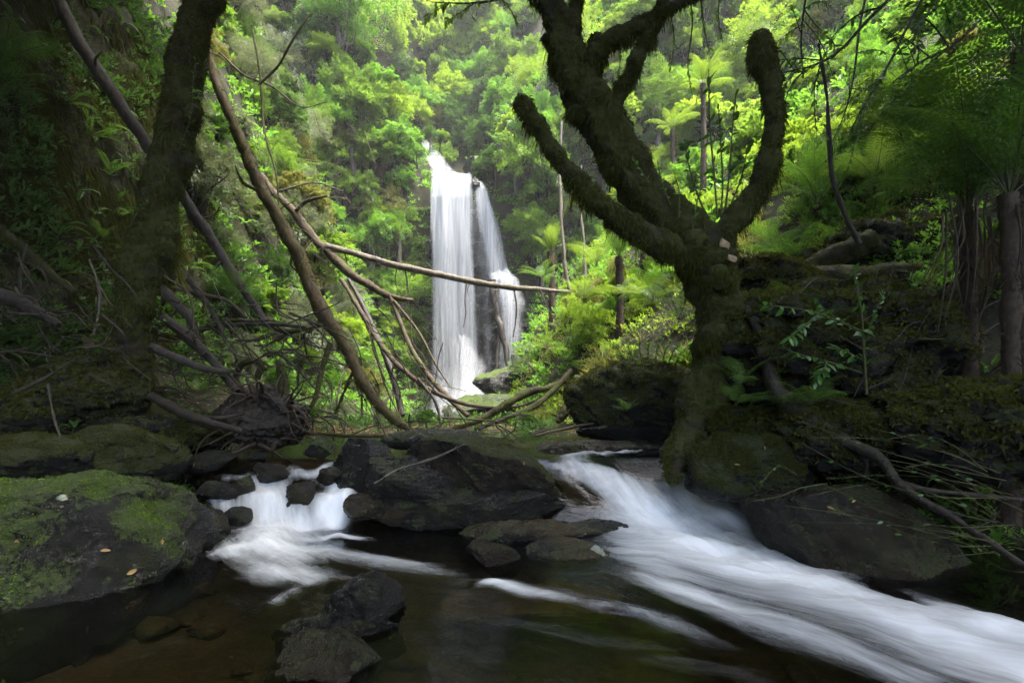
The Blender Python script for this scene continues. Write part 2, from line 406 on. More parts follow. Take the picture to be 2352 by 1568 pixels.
def fall_mat():
    m, nt, out = mat_new('falling_water')
    uv = N(nt, 'ShaderNodeUVMap', uv_map='flow').outputs[0]
    a = N(nt, 'ShaderNodeAttribute', attribute_name='foam').outputs['Fac']
    mp = N(nt, 'ShaderNodeMapping'); mp.inputs['Scale'].default_value = (0.16, 2.2, 1); nt.links.new(uv, mp.inputs[0])
    n1 = noise(nt, 1.0, 6, 0.6, mp.outputs[0])
    mp2 = N(nt, 'ShaderNodeMapping'); mp2.inputs['Scale'].default_value = (0.5, 11, 1); nt.links.new(uv, mp2.inputs[0])
    n2 = noise(nt, 1.0, 3, 0.6, mp2.outputs[0])
    s = math_n(nt, 'ADD', math_n(nt, 'MULTIPLY', n1.outputs[0], 0.82), math_n(nt, 'MULTIPLY', n2.outputs[0], 0.18))
    k = math_n(nt, 'ADD', a, math_n(nt, 'MULTIPLY', math_n(nt, 'SUBTRACT', s, 0.5), 1.6))
    fac = math_n(nt, 'MULTIPLY', math_n(nt, 'MULTIPLY', maprange(nt, k, 0.05, 1.15), maprange(nt, a, 0.0, 0.3), True), 0.94)
    d = N(nt, 'ShaderNodeBsdfDiffuse'); d.inputs[0].default_value = (0.34, 0.362, 0.385, 1)
    t = N(nt, 'ShaderNodeBsdfTranslucent'); t.inputs[0].default_value = (0.34, 0.362, 0.385, 1)
    dm = N(nt, 'ShaderNodeMixShader'); dm.inputs[0].default_value = 0.35
    nt.links.new(d.outputs[0], dm.inputs[1]); nt.links.new(t.outputs[0], dm.inputs[2])
    tr = N(nt, 'ShaderNodeBsdfTransparent')
    mx = N(nt, 'ShaderNodeMixShader'); nt.links.new(fac, mx.inputs[0]); nt.links.new(tr.outputs[0], mx.inputs[1]); nt.links.new(dm.outputs[0], mx.inputs[2])
    nt.links.new(mx.outputs[0], out.inputs[0]); return m
M['fall'] = fall_mat()

# ------------------------------------------------------------------ haze in the gorge
def haze(density):
    m, nt, out = mat_new('haze'); v = N(nt, 'ShaderNodeVolumePrincipled'); v.inputs['Color'].default_value = (0.92, 0.96, 0.97, 1)
    v.inputs['Density'].default_value = density; v.inputs['Anisotropy'].default_value = 0.2; nt.links.new(v.outputs[0], out.inputs['Volume'])
    x0, x1, y0, y1, z0, z1 = -60, 70, -30, 90, -22, 110
    V = [(x, y, z) for x in (x0, x1) for y in (y0, y1) for z in (z0, z1)]
    Fq = [(0, 1, 3, 2), (4, 6, 7, 5), (0, 4, 5, 1), (2, 3, 7, 6), (0, 2, 6, 4), (1, 5, 7, 3)]
    mb = MB(); mb.add(V, Fq); o = mb.build('haze', m, smooth=False); tag(o, 'thin pale mist hanging in the gorge', kind='stuff')
haze(0.0009)
# ------------------------------------------------------------------ terrain
def lerp_tab(y, tab):
    ys = [t[0] for t in tab]; return np.interp(y, ys, [t[1] for t in tab])
CX = [(-12, 1.0), (0, 0.6), (4, 0.2), (6, -0.6), (10, -1.3), (16, -2.2), (25, -2.1), (30, -3.6), (40, -4.2), (60, -5)]
HW = [(-12, 4.5), (3, 3.6), (5, 3.0), (7, 2.7), (10, 2.2), (16, 1.5), (22, 2.2), (25, 1.9), (27, 1.0), (60, 0.6)]
ZC = [(-12, -0.6), (3, -0.4), (4.9, -0.25), (5.3, 0.05), (6.1, 0.35), (7.4, 0.5), (8.3, 0.72), (10, 0.78), (24.2, 0.7), (25.3, 0.8), (26.0, 10.2), (26.4, 11.1), (30, 13.2), (34, 17), (45, 34), (60, 58)]

def ground(x, y):
    x = np.asarray(x, float); y = np.asarray(y, float)
    cx = lerp_tab(y, CX); hw = lerp_tab(y, HW); zc = lerp_tab(y, ZC)
    # left: gentle bank then cliff, further in a steep slope straight from the creek
    dl = np.maximum(0, (cx - hw) - x)
    bank = lerp_tab(y, [(-12, 2.6), (3, 2.6), (8, 2.4), (13, 1.6), (18, 0.6), (25, 0.3), (60, 0.3)])
    sl = lerp_tab(y, [(-12, 2.2), (4, 2.8), (9, 2.8), (14, 2.3), (24, 2.4), (30, 1.7), (60, 1.2)])
    dl1 = np.minimum(dl, bank); dl2 = np.maximum(0, dl - bank)
    gl = lerp_tab(y, [(-12, 0.5), (5, 0.38), (9, 0.42), (20, 1.0), (60, 1.0)])
    zl = dl1 * gl + np.minimum(dl2, 7) * sl + np.maximum(0, dl2 - 7) * 0.9
    dr = np.maximum(0, x - (cx + hw))
    edge = lerp_tab(y, [(-12, 0.35), (5, 0.3), (8, 0.6), (12, 1.7), (20, 2.1), (24, 3.6), (27, 3.0), (60, 1.2)])
    ew = lerp_tab(y, [(-12, 1.0), (8, 1.0), (14, 1.5), (22, 1.6), (26, 1.6), (60, 1)])
    sr = lerp_tab(y, [(-12, 1.0), (5, 1.05), (12, 0.85), (20, 0.95), (26, 1.05), (60, 1.1)])
    zr = np.minimum(dr, ew) * edge + np.maximum(0, dr - ew) * sr
    z = zc + zl + zr
    return z

def ground_n(x, y):
    x = np.asarray(x, float); y = np.asarray(y, float); z = ground(x, y)
    sh = x.shape; P = np.stack([x.ravel(), y.ravel(), (z * 0.6).ravel()], 1)
    n = fbm(P * 0.45, 3, 5).reshape(sh) * 0.7 + fbm(P * 1.6, 3, 9).reshape(sh) * 0.22
    cx = lerp_tab(y, CX); hw = lerp_tab(y, HW)
    d = np.maximum(0, np.abs(x - cx) - hw); k = 0.12 + 0.88 * sstep(0.3, 3.0, d)
    Q = np.stack([x.ravel() * 0.5, y.ravel(), z.ravel()], 1)
    n2 = (fbm(Q * 0.55, 3, 31) * 2.2 + fbm(Q * 1.7, 3, 33) * 0.9).reshape(sh)
    lc = sstep(2.2, 4.0, (cx - hw) - x) * (1 - sstep(11, 15, y))
    return z + n * k + n2 * lc
def gz(x, y): return float(ground_n(np.array([x]), np.array([y]))[0])

xs = np.concatenate([np.arange(-34, -14, 0.8), np.arange(-14, 14, 0.13), np.arange(14, 42, 0.8)])
ys = np.concatenate([np.arange(-14, 0, 0.6), np.arange(0, 12, 0.12), np.arange(12, 32, 0.2), np.arange(32, 66, 0.6)])
X, Y = np.meshgrid(xs, ys); Z = ground_n(X, Y)
def grid_faces(ny, nx):
    i = np.arange(ny - 1)[:, None] * nx; j = np.arange(nx - 1)[None, :]
    return np.stack([i + j, i + j + 1, i + nx + j + 1, i + nx + j], -1).reshape(-1, 4)
TV = np.stack([X.ravel(), Y.ravel(), Z.ravel()], 1); TF = grid_faces(len(ys), len(xs))
inbed = ((np.abs(X - lerp_tab(Y, CX)) < lerp_tab(Y, HW) + 0.3) & (Y < 8.0)).ravel()
fm = inbed[TF].all(1)
mb = MB(); mb.add(TV, TF[~fm], 0)
used = TF[fm]; mb.F4.append(used); mb.m4.append(np.full(len(used), 1))
tag(mb.build('ground', [M['ground'], M['bed']]), kind='structure')

# ------------------------------------------------------------------ creek water
def water_z(x, y):
    x = np.asarray(x, float); y = np.asarray(y, float)
    w = 0.10 * vnoise(np.stack([x * 1.3, y * 0, x * 0], -1).reshape(-1, 3), 3).reshape(x.shape)
    yy = y + w
    left = 0.30 * sstep(5.02, 5.32, yy) + 0.28 * sstep(5.45, 5.95, yy)
    right = 0.62 * sstep(4.72, 6.05, yy)
    k = sstep(-1.6, -0.4, x)
    z = left * (1 - k) + right * k + 0.10 * sstep(6.2, 8.0, y)
    return z
gx = np.arange(-5.2, 6.2, 0.030); gy = 0.9 * np.exp(np.arange(0, math.log(8.9 / 0.9), 0.0075))
WX, WY = np.meshgrid(gx, gy); WZ = water_z(WX, WY)

def on_water(px, py):
    ydist = 3.0
    for _ in range(60):
        p = at(px, py, ydist); z = water_z(np.array([p[0]]), np.array([ydist]))[0]
        target = (EYE - z) * F / max(py - HZ, 5); ydist = 0.7 * ydist + 0.3 * target
    return at(px, py, ydist)

STROKES = [
 [(1255, 1072, 22, .5), (1320, 1080, 38, .6), (1400, 1115, 55, .85), (1470, 1165, 85, .95), (1540, 1225, 118, 1), (1640, 1275, 135, 1), (1780, 1325, 138, 1), (1920, 1378, 132, 1), (2080, 1432, 130, 1), (2250, 1500, 125, 1), (2430, 1575, 135, 1)],
 [(1290, 1048, 16, .6), (1380, 1042, 18, .55), (1470, 1036, 16, .5), (1530, 1020, 16, .5)],
 [(1545, 1072, 18, .9), (1575, 1120, 34, 1), (1640, 1175, 55, 1), (1750, 1228, 55, .95), (1890, 1278, 42, .9), (2000, 1315, 30, .7)],
 [(2090, 1372, 30, .7), (2180, 1412, 45, .9), (2300, 1455, 65, .95), (2430, 1500, 75, .9)],
 [(1460, 1265, 45, .9), (1540, 1340, 55, .62), (1690, 1405, 55, .5), (1880, 1478, 60, .42), (2090, 1560, 60, .4)],
 [(1085, 1352, 10, .3), (1140, 1338, 24, .7), (1220, 1358, 30, .6), (1330, 1385, 28, .45), (1450, 1405, 25, .42), (1600, 1450, 40, .3), (1800, 1515, 60, .28)],
 [(500, 1075, 10, .6), (570, 1082, 16, .55), (605, 1110, 32, .85), (610, 1155, 42, 1), (620, 1200, 50, .95), (625, 1245, 72, .85), (650, 1295, 60, .5), (690, 1340, 30, .3)],
 [(765, 1064, 14, .9), (710, 1074, 12, .6), (650, 1090, 14, .6)],
 [(735, 1085, 15, .8), (775, 1115, 24, .95), (772, 1155, 26, .95), (745, 1188, 28, .9), (665, 1205, 38, .9)],
 [(450, 1160, 9, .55), (520, 1185, 16, .65), (570, 1215, 28, .75)],
 [(470, 1280, 26, .5), (560, 1268, 44, .72), (690, 1268, 46, .66), (830, 1284, 38, .45), (980, 1308, 34, .32), (1120, 1335, 30, .25)], [(560, 1310, 30, .35), (640, 1325, 40, .4), (740, 1330, 34, .3), (860, 1325, 24, .2)],
 [(690, 1238, 24, .9), (780, 1232, 18, .6), (860, 1240, 12, .4)],
 [(830, 1192, 5, .9), (900, 1192, 5, .85), (990, 1206, 4, .8)],
 [(960, 1395, 30, .12), (1150, 1430, 46, .12), (1400, 1480, 60, .13), (1700, 1550, 60, .14), (1900, 1600, 60, .12)],
 [(880, 1470, 22, .08), (1060, 1500, 34, .08), (1300, 1550, 40, .09), (1500, 1600, 46, .08)],
 [(560, 1390, 14, .12), (480, 1440, 18, .16), (380, 1490, 22, .14), (260, 1540, 22, .1)],
 [(730, 1330, 20, .35), (640, 1380, 18, .3), (580, 1430, 12, .25)],
 [(700, 1400, 10, .45), (650, 1428, 12, .45)],
]
HOLES = [[(1950, 1325, 22, .75), (2040, 1362, 26, .9), (2120, 1392, 18, .6)], [(1330, 1062, 10, .7), (1410, 1066, 18, .85), (1480, 1078, 24, .9), (1540, 1105, 20, .85)], [(1300, 1095, 8, .5), (1350, 1128, 10, .6), (1395, 1165, 12, .6)], [(690, 1145, 24, .95), (700, 1115, 18, .9), (720, 1175, 10, .6)], [(540, 1120, 20, .8), (520, 1150, 24, .8)], [(650, 1075, 14, .7), (690, 1060, 10, .7)]]
def stroke_field(strokes):
    best = np.zeros(WX.shape); acc = np.zeros(WX.shape); U = np.zeros(WX.shape); Vv = np.zeros(WX.shape); wsum = np.full(WX.shape, 1e-6)
    for si, st in enumerate(strokes):
        st = [(*st[0][:3], st[0][3] * .35)] + list(st[1:-1]) + [(*st[-1][:3], st[-1][3] * (.2 if st[-1][0] < 2080 else 1))]; P = np.array([on_water(a, b) for a, b, _, _ in st]); Wd = np.array([w * (1.3 if w > 25 else 1.1) * p[1] / F for (a, b, w, i), p in zip(st, P)])
        I = np.array([s[3] for s in st]); pth = smooth_path(np.c_[P[:, :2], Wd, I], 5)
        s0 = 0.0; dbest = np.full(WX.shape, 1e9); u = np.zeros(WX.shape); v = np.zeros(WX.shape); w = np.ones(WX.shape); it = np.zeros(WX.shape)
        for a, b in zip(pth[:-1], pth[1:]):
            d = b[:2] - a[:2]; L = np.hypot(*d) + 1e-9; t = d / L
            rx, ry = WX - a[0], WY - a[1]; al = np.clip((rx * t[0] + ry * t[1]) / L, 0, 1)
            qx, qy = rx - al * d[0], ry - al * d[1]; dist = np.hypot(qx, qy)
            ww = a[2] * (1 - al) + b[2] * al; ii = a[3] * (1 - al) + b[3] * al
            rel = dist / ww; m = rel < dbest
            dbest = np.where(m, rel, dbest); u = np.where(m, s0 + rx * t[0] + ry * t[1], u); v = np.where(m, rx * -t[1] + ry * t[0], v); it = np.where(m, ii, it)
            s0 += L
        f = it * np.exp(-(dbest / 0.95) ** 1.9)
        acc = 1 - (1 - acc) * (1 - np.clip(f, 0, 1))
    return acc
def flow_from(line):
    P = np.array([on_water(a, b)[:2] for a, b in line]); pth = smooth_path(np.c_[P, P * 0 + 1], 8)[:, :2]
    s0 = 0.0; best = np.full(WX.shape, 1e9); u = np.zeros(WX.shape); v = np.zeros(WX.shape)
    for i, (a, b) in enumerate(zip(pth[:-1], pth[1:])):
        d = b - a; L = np.hypot(*d) + 1e-9; t = d / L; rx, ry = WX - a[0], WY - a[1]; al_ = (rx * t[0] + ry * t[1]) / L
        al = np.clip(al_, 0, 1); dist = np.hypot(rx - al * d[0], ry - al * d[1]); m = dist < best; best = np.where(m, dist, best)
        u = np.where(m, s0 + al * L, u); v = np.where(m, np.sign(rx * -t[1] + ry * t[0]) * dist, v); s0 += L
    return u, v, best
foam = stroke_field(STROKES); hole = stroke_field(HOLES)
fu1, fv1, fd1 = flow_from([(1240, 1010), (1320, 1060), (1420, 1120), (1540, 1215), (1700, 1300), (1950, 1395), (2250, 1500), (2700, 1640)])
fu2, fv2, fd2 = flow_from([(600, 1040), (615, 1110), (622, 1180), (650, 1240), (760, 1290), (980, 1330), (1300, 1400), (1700, 1520), (2100, 1700)])
wq = sstep(-1.3, 1.3, (fd2 - fd1)); FU = fu1 * wq + (fu2 + 3.0) * (1 - wq); FV = fv1 * wq + (fv2 + 1.5) * (1 - wq)
def blur(A, k=33, n=3):
    for _ in range(n):
        for ax in (0, 1):
            pad = [(0, 0), (0, 0)]; pad[ax] = (k // 2 + 1, k // 2); c = np.cumsum(np.pad(A, pad, 'edge'), axis=ax)
            A = (np.take(c, np.arange(k, c.shape[ax]), ax) - np.take(c, np.arange(0, c.shape[ax] - k), ax)) / k
    return A
FU, FV = blur(FU), blur(FV)
q3 = np.stack([FU.ravel() * 0.9, FV.ravel() * 4.5, np.zeros(FU.size)], 1)
foam = np.clip(foam * (1 - hole), 0, 1); foam = np.clip(foam * (0.97 + 0.5 * fbm(q3, 4, 88).reshape(WX.shape)) - 0.02, 0, 1)
LU = WX * .42 - WY * .9; LV = WX * .9 + WY * .42
lump = fbm(np.stack([LU.ravel() * 2.2, LV.ravel() * 6, np.zeros(FU.size)], 1), 3, 21).reshape(WX.shape)
casc = sstep(0.02, 0.2, WZ) * (1 - sstep(0.5, 0.7, WZ))
lump2 = fbm(np.stack([LU.ravel() * 1.7, LV.ravel() * 3.4, np.zeros(FU.size)], 1), 4, 25).reshape(WX.shape)
WZ2 = WZ + foam * (0.05 + 0.03 * lump + 0.12 * lump2) + casc * 0.035 * lump * foam + 0.006 * lump * (1 - foam)
mb = MB(); mb.add(np.stack([WX.ravel(), WY.ravel(), WZ2.ravel()], 1), grid_faces(len(gy), len(gx)))
tag(mb.build('creek_water', M['creek'], attrs={'foam': foam.ravel()}, uv=np.stack([FU.ravel(), FV.ravel()], 1)), kind='structure')

# ------------------------------------------------------------------ rocks
_ico = {}
def ico(sub):
    if sub not in _ico:
        bm = bmesh.new(); bmesh.ops.create_icosphere(bm, subdivisions=sub, radius=1)
        _ico[sub] = (np.array([v.co[:] for v in bm.verts]), np.array([[v.index for v in f.verts] for f in bm.faces])); bm.free()
    return _ico[sub]
def vnormals(V, F3):
    n = np.cross(V[F3[:, 1]] - V[F3[:, 0]], V[F3[:, 2]] - V[F3[:, 0]]); o = np.zeros_like(V)
    for k in range(3): np.add.at(o, F3[:, k], n)
    return unit(o)
def rock_geo(c, r, seed, sub=None, planes=16, dmin=0.5, rough=0.06, rot=(0, 0, 0), boxy=0.0):
    if sub is None: q_ = max(r) * F / max(c[1], 0.5); sub = 7 if q_ > 360 else 6 if q_ > 110 else 5
    V, F3 = ico(sub); V = V.copy(); rr = np.random.default_rng(seed)
    if boxy: V = V / (np.sum(np.abs(V) ** boxy, axis=1, keepdims=True) ** (1 / boxy))
    for _ in range(planes):
        n = unit(rr.normal(size=3)); d = rr.uniform(dmin, 0.92); t = np.maximum(V @ n - d, 0); V = V - t[:, None] * n * 0.97
    V = V * np.array(r); s = min(r)
    # slate bedding: steps along a tilted bedding normal, plus joints
    b = unit(np.array([0.35 + 0.2 * rr.normal(), -0.3 + 0.2 * rr.normal(), 0.85])); nn = vnormals(V, F3)
    for fr, am in ((1.0, 1.0), (2.3, 0.5)):
        hgt = (V @ b) / s * 3.2 * fr + 0.8 * fbm(V / s * 0.8, 2, seed + 60); saw = hgt - np.floor(hgt)
        side = V - np.outer(V @ b, b); side = side / (np.linalg.norm(side, axis=1, keepdims=True) + 1e-6)
        wgt = np.clip(1 - np.abs(nn @ b), 0, 1)
        V = V + side * ((saw - 0.5) * 1.1 * am * (0.4 + 0.6 * _h(np.floor(hgt), np.floor(hgt) * 0, np.floor(hgt) * 0, seed)) * wgt * rough * s * 1.6)[:, None]
    cell = np.floor(V / s * 2.2 + 0.4 * fbm(V / s * 1.5, 2, seed + 61)[:, None]); V = V + nn * (_h(cell[:, 0], cell[:, 1], cell[:, 2], seed + 3) * rough * s * 0.55)[:, None]
    R = np.array(Euler(rot).to_matrix()); V = V @ R.T + np.array(c)
    nn = vnormals(V, F3)
    d = fbm(V * 2.2, 3, seed) * 0.8 + 0.55 * fbm(V * 6.5, 3, seed + 4)
    V = V + nn * (d * rough * s * 1.5)[:, None]
    B2 = np.array(Euler((0.5, 0.55, 0.3)).to_matrix()); W = (V @ B2) * np.array([5, 5, 15])
    d2 = (0.5 - np.abs(fbm(W, 3, seed + 8))) * 0.020 + (0.5 - np.abs(fbm(V * 26, 3, seed + 12))) * 0.011
    V = V + nn * (d2 * min(1.0, s / 0.25))[:, None]
    return V, F3, vnormals(V, F3)
def rock(label, c, r, seed, mat='rock', moss=0.0, mossz=None, mossdir=(0, 0, 1), tufts=0, tuft_mat='moss', tuft_len=0.018, group=None, cat='rock', name='rock', **kw):
    V, F3, nn = rock_geo(c, r, seed, **kw)
    md = unit(np.array(mossdir, float)); k = nn @ md
    mk = np.clip(sstep(0.1, 0.7, k) * moss + 0.5 * fbm(V * 3.0, 3, seed + 30) * min(1, moss * 2), 0, 1) if moss > 0.6 else np.clip(sstep(-0.1, 0.6, nn[:, 2]) * (0.32 + 0.5 * moss) + 0.85 * fbm(V * 4.2, 4, seed + 30) - 0.12, 0, 1)
    if mossz is not None:
        q = (V[:, 2] - c[2]) / r[2] + mossz[0] * (V[:, 0] - c[0]) / r[0] + 0.9 * fbm(V * 2.4, 3, seed + 31)
        mk = np.clip(sstep(mossz[1], mossz[2], q) * sstep(-0.35, 0.15, nn[:, 2]) + 0.30 * sstep(-0.15, 0.35, fbm(V * 5, 3, seed + 33)), 0, 1)
    base = np.array([c[0], c[1], c[2] - r[2] * 0.6])
    if tufts:
        root = thing(name, label, cat, base, group)
        mb = MB(); mb.add(V, F3); mb.build('stone', M[mat], root, attrs={'moss': mk})
        r_ = np.random.default_rng(seed + 99)
        P, Nn = scatter(V, F3, tufts, r_, np.maximum(mk - 0.2, 0) ** 1.6 * np.clip(0.5 + 1.6 * fbm(V * 8, 3, seed + 40), 0.02, 1.5))
        D = unit(Nn + 0.7 * rand_dirs(len(P), r_) + [0, 0, 0.2]); mb = MB()
        mb.add(*blades(P - Nn * 0.003, D, tuft_len * r_.uniform(0.5, 1.5, len(P)), tuft_len * 0.4, r_))
        o = mb.build('moss_tufts', M[tuft_mat], root); o['kind'] = 'stuff'
        return root
    root = link(name, None); bpy.data.objects.remove(root)
    mb = MB(); mb.add(V - base, F3); me = mb.mesh(name, M[mat], attrs={'moss': mk}); o = link(name, me); o.location = tuple(base)
    return tag(o, label, cat, group)
def rock_px(label, px, py, Yd, wpx, hpx, depth, seed, **kw):
    return rock(label, at(px, py, Yd), (wpx / 2 / F * Yd * 1.12, depth, hpx / 2 / F * Yd * 1.12), seed, **kw)

rock('huge dark boulder at the lower left with bright green moss on its shoulder', (-3.66, 3.75, -0.42), (1.2, 1.38, 1.10), 11, mat='rock_lichen', moss=1.0, mossz=(-0.5, -0.35, 1.25), tufts=42000, tuft_mat='moss_bright', tuft_len=0.016, rot=(0.15, 0.06, 0.2), planes=9, boxy=3.2, name='mossy_boulder', cat='boulder', dmin=0.78)
rock_px('low moss-topped boulder at the left edge above the bright mossy one', 75, 1062, 4.9, 240, 120, 0.36, 12, moss=1.6, mossdir=(0, -0.45, 0.8), tufts=9000, name='mossy_boulder', cat='boulder', planes=5, dmin=0.76, rough=0.1)
rock_px('long mossy boulder left of the small cascade, below the left trunk', 285, 1050, 5.3, 260, 130, 0.36, 13, moss=1.6, mossdir=(0, -0.45, 0.8), tufts=10000, name='mossy_boulder', cat='boulder', planes=5, dmin=0.76, rough=0.1)
rock_px('pale bare-topped boulder under the mossy left trunk', 270, 990, 6.0, 300, 90, 0.4, 14, mat='rock_lichen', moss=0.5, tufts=5000, name='mossy_boulder', cat='boulder', planes=5, dmin=0.76, rough=0.1)
rock_px('upright black rock at the right edge of the left cascade', 845, 1065, 5.65, 170, 130, 0.42, 15, mat='rock_lichen', moss=0.35)
rock_px('jagged wet rock in the middle, left half of the central outcrop', 960, 1120, 5.35, 280, 150, 0.45, 16, mat='rock', moss=0.3, rot=(0, 0.2, 0.1), rough=0.09)
rock('largest dark rock of the central outcrop, overhanging beside the right cascade', at(1150, 1112, 5.5), (1.16, 0.6, 0.42), 17, mat='rock_brown', moss=0.8, tufts=9000, tuft_mat='moss_brown', tuft_len=0.014, rot=(0.1, 0.27, 0.05), rough=0.07)
rock_px('low wet base ledge of the central outcrop at the waterline', 1110, 1172, 5.25, 540, 100, 0.5, 47, mat='rock', moss=0.3, rough=0.14)
rock_px('small wet brown stone at the foot of the central outcrop beside the left cascade', 840, 1165, 5.0, 90, 70, 0.2, 18, mat='rock_brown')
rock_px('low orange-brown stone at the waterline under the central outcrop', 905, 1185, 4.95, 80, 40, 0.18, 19, mat='rock_brown')
rock_px('flat lichened slab at the foot of the central outcrop', 1200, 1228, 4.75, 340, 60, 0.35, 20, mat='rock_green', moss=0.5, rough=0.1)
rock_px('wet ledge joining the central outcrop to the right cascade', 1360, 1222, 4.85, 180, 50, 0.25, 21, mat='rock', rough=0.1)
rock_px('half-submerged brown slab with a yellow lichen patch near the right cascade', 1310, 1275, 4.15, 190, 60, 0.3, 22, mat='rock_green', rough=0.09, rot=(0, 0.12, 0.2))
M['sand'] = plain_mat('amber_creek_bed', (0.05, 0.036, 0.015), (0.16, 0.112, 0.045), 6, 0.7)
rock('shallow amber-brown shelf lying just under the water in front of the yellow-patched slab', at(1270, 1362, 3.4) * np.array([1, 1, 0]) + np.array([0, 0, -0.13]), (0.75, 0.42, 0.10), 49, mat='sand', rough=0.14)
rock_px('tilted brown slab in the water left of the yellow-patched slab', 1140, 1290, 4.0, 130, 80, 0.25, 23, mat='rock_brown', rot=(0.2, 0.5, 0.3))
rock_px('flat black rock behind the outcrop at the top of the right cascade', 1370, 1026, 6.7, 380, 44, 0.4, 24, mat='rock_brown', moss=0.2)
rock_px('low dark rock on the bank behind the upright black rock', 1010, 1012, 6.6, 240, 50, 0.4, 25, mat='rock', moss=0.4)
rock_px('wet peaked rock in the near pool with streaks of water shine', 858, 1402, 3.05, 190, 140, 0.3, 26, mat='rock', rough=0.13)
rock_px('nearest wet rock at the bottom edge of the picture', 752, 1540, 2.45, 330, 160, 0.3, 27, mat='rock_brown', rough=0.13)
rock_px('broad low wet rock under the near pool surface between the peaked and nearest rocks', 770, 1462, 2.75, 330, 110, 0.3, 48, mat='rock', rough=0.14)
rock_px('black rock splitting the left cascade in two', 690, 1140, 5.28, 75, 100, 0.16, 28, mat='rock_brown', rough=0.1)
rock_px('low black rock showing in the middle of the left cascade', 560, 1120, 5.35, 70, 50, 0.15, 44, mat='rock_brown')
rock_px('wet cobble at the right top of the left cascade', 755, 1095, 5.5, 50, 50, 0.14, 45, mat='rock_brown')
rock_px('flat wet stone between the left cascade and the angular rock', 545, 1185, 4.95, 70, 36, 0.15, 46, mat='rock')
rock_px('brown cobble at the top of the left cascade', 625, 1084, 5.65, 90, 50, 0.2, 29, mat='rock_brown')
rock_px('angular wet rock beside the left end of the left cascade', 475, 1215, 4.6, 105, 90, 0.25, 30, mat='rock_brown')
rock_px('dark wet stone on the left edge of the left cascade', 500, 1130, 5.3, 110, 50, 0.2, 31, mat='rock')
rock_px('grey pointed stone above the left cascade under the stump', 590, 1050, 6.0, 50, 30, 0.12, 32, mat='rock_lichen')
rock_px('small dark stone between the pointed stone and the long mossy boulder', 480, 1062, 5.7, 120, 50, 0.25, 33, mat='rock', moss=0.4)
rock_px('pale wet stone left of the upright black rock', 735, 1030, 6.0, 70, 45, 0.15, 34, mat='rock_lichen', moss=0.3)
rock('square mossy block on the right bank beside the right cascade', at(1695, 1068, 5.0), (0.47, 0.42, 0.30), 35, mat='rock', moss=1.6, mossdir=(0, -0.45, 0.8), tufts=22000, tuft_mat='moss', tuft_len=0.018, boxy=5.0, planes=5, dmin=0.8, name='mossy_boulder', cat='boulder')
rock('broad smooth wet slab sloping into the water on the right', at(1955, 1235, 4.1), (0.95, 0.62, 0.42), 36, mat='rock_brown', moss=0.35, rot=(0.1, 0.3, -0.1), rough=0.05)
rock_px('round grey stone tucked behind the square mossy block', 1835, 1110, 4.8, 80, 80, 0.2, 37, mat='rock', moss=0.3)
rock_px('large mossy boulder right of the creek, beneath the shrubs', 1470, 925, 7.6, 300, 170, 0.8, 38, moss=1.6, mossdir=(0, -0.45, 0.8), tufts=16000, name='mossy_boulder', cat='boulder', tuft_len=0.03, planes=5, dmin=0.76, rough=0.1)
rock_px('black shaded ledge under the large mossy boulder', 1450, 990, 7.2, 330, 50, 0.5, 39, mat='rock', moss=0.3)
rock_px('mossy rock at the foot of the forked tree, edge of the cascade', 1575, 1010, 5.8, 90, 110, 0.3, 40, moss=1.6, mossdir=(0, -0.45, 0.8), tufts=5000, name='mossy_boulder', cat='boulder')
rock_px('black rock at the foot of the falls, right of the splash', 1165, 890, 15.5, 150, 110, 0.9, 41, mat='cliff', moss=0.8)
rock_px('dark rock shelf below the right bank by the plunge pool', 1120, 930, 13.5, 160, 70, 0.9, 42, mat='cliff', moss=0.7)
rock_px('rock on the right slope with dark broken face beside the falls', 1215, 860, 15.2, 110, 140, 0.8, 43, mat='cliff', moss=0.8)

# ------------------------------------------------------------------ cliff behind the falls, waterfall
u = np.linspace(0, 1, 150); v = np.linspace(0, 1, 190)
UU, VV = np.meshgrid(u, v)
cxx = -5.6 + UU * 7.8; czz = 0.2 + VV * 11.6
cyy = 25.4 + 0.5 * (1 - VV) * 0 - 0.9 * (1 - VV) ** 2 + 0.55 * VV
cyy = cyy - 0.9 * sstep(-0.3, 0.6, cxx) * (1 - sstep(5.0, 6.6, czz))         # lower right step of the face
PP = np.stack([cxx.ravel(), czz.ravel(), np.zeros(cxx.size)], 1)
blk = np.floor(fbm(PP * np.array([0.6, 1.1, 1]), 3, 50) * 7) / 7 * 0.7 + np.floor(fbm(PP * np.array([1.5, 2.6, 1]), 2, 52) * 6) / 6 * 0.35 + fbm(PP * 4, 3, 54) * 0.12
cyy = cyy - blk.reshape(cyy.shape)
top = sstep(0.93, 1.0, VV); cyy = cyy + top * 1.5
CV = np.stack([cxx.ravel(), cyy.ravel(), czz.ravel()], 1); CF = grid_faces(len(v), len(u))
edge = np.maximum(1 - sstep(-4.4, -3.9, CV[:, 0]), sstep(-0.8, 0.4, CV[:, 0]) * 0.5)
mk = np.clip(edge * 0.9 + 0.5 * fbm(PP * 0.8, 3, 60) + 0.1, 0, 1)
mb = MB(); mb.add(CV, CF); tag(mb.build('cliff', M['cliff'], attrs={'moss': mk}), kind='structure')
cm_r = np.random.default_rng(3); P, Nn = scatter(CV, CF, 9000, cm_r, np.maximum(mk - 0.45, 0)); Nn = np.where(Nn[:, 1:2] > 0, -Nn, Nn)
mb = MB(); mb.add(*blades(P, unit(Nn + 0.5 * rand_dirs(len(P), cm_r) - [0, 0, 0.6]), cm_r.uniform(0.06, 0.2, len(P)), 0.035, cm_r))
tag(mb.build('hanging_moss', M['moss_bright']), 'hanging moss growing on the wet cliff face beside the waterfall', 'moss', kind='stuff')

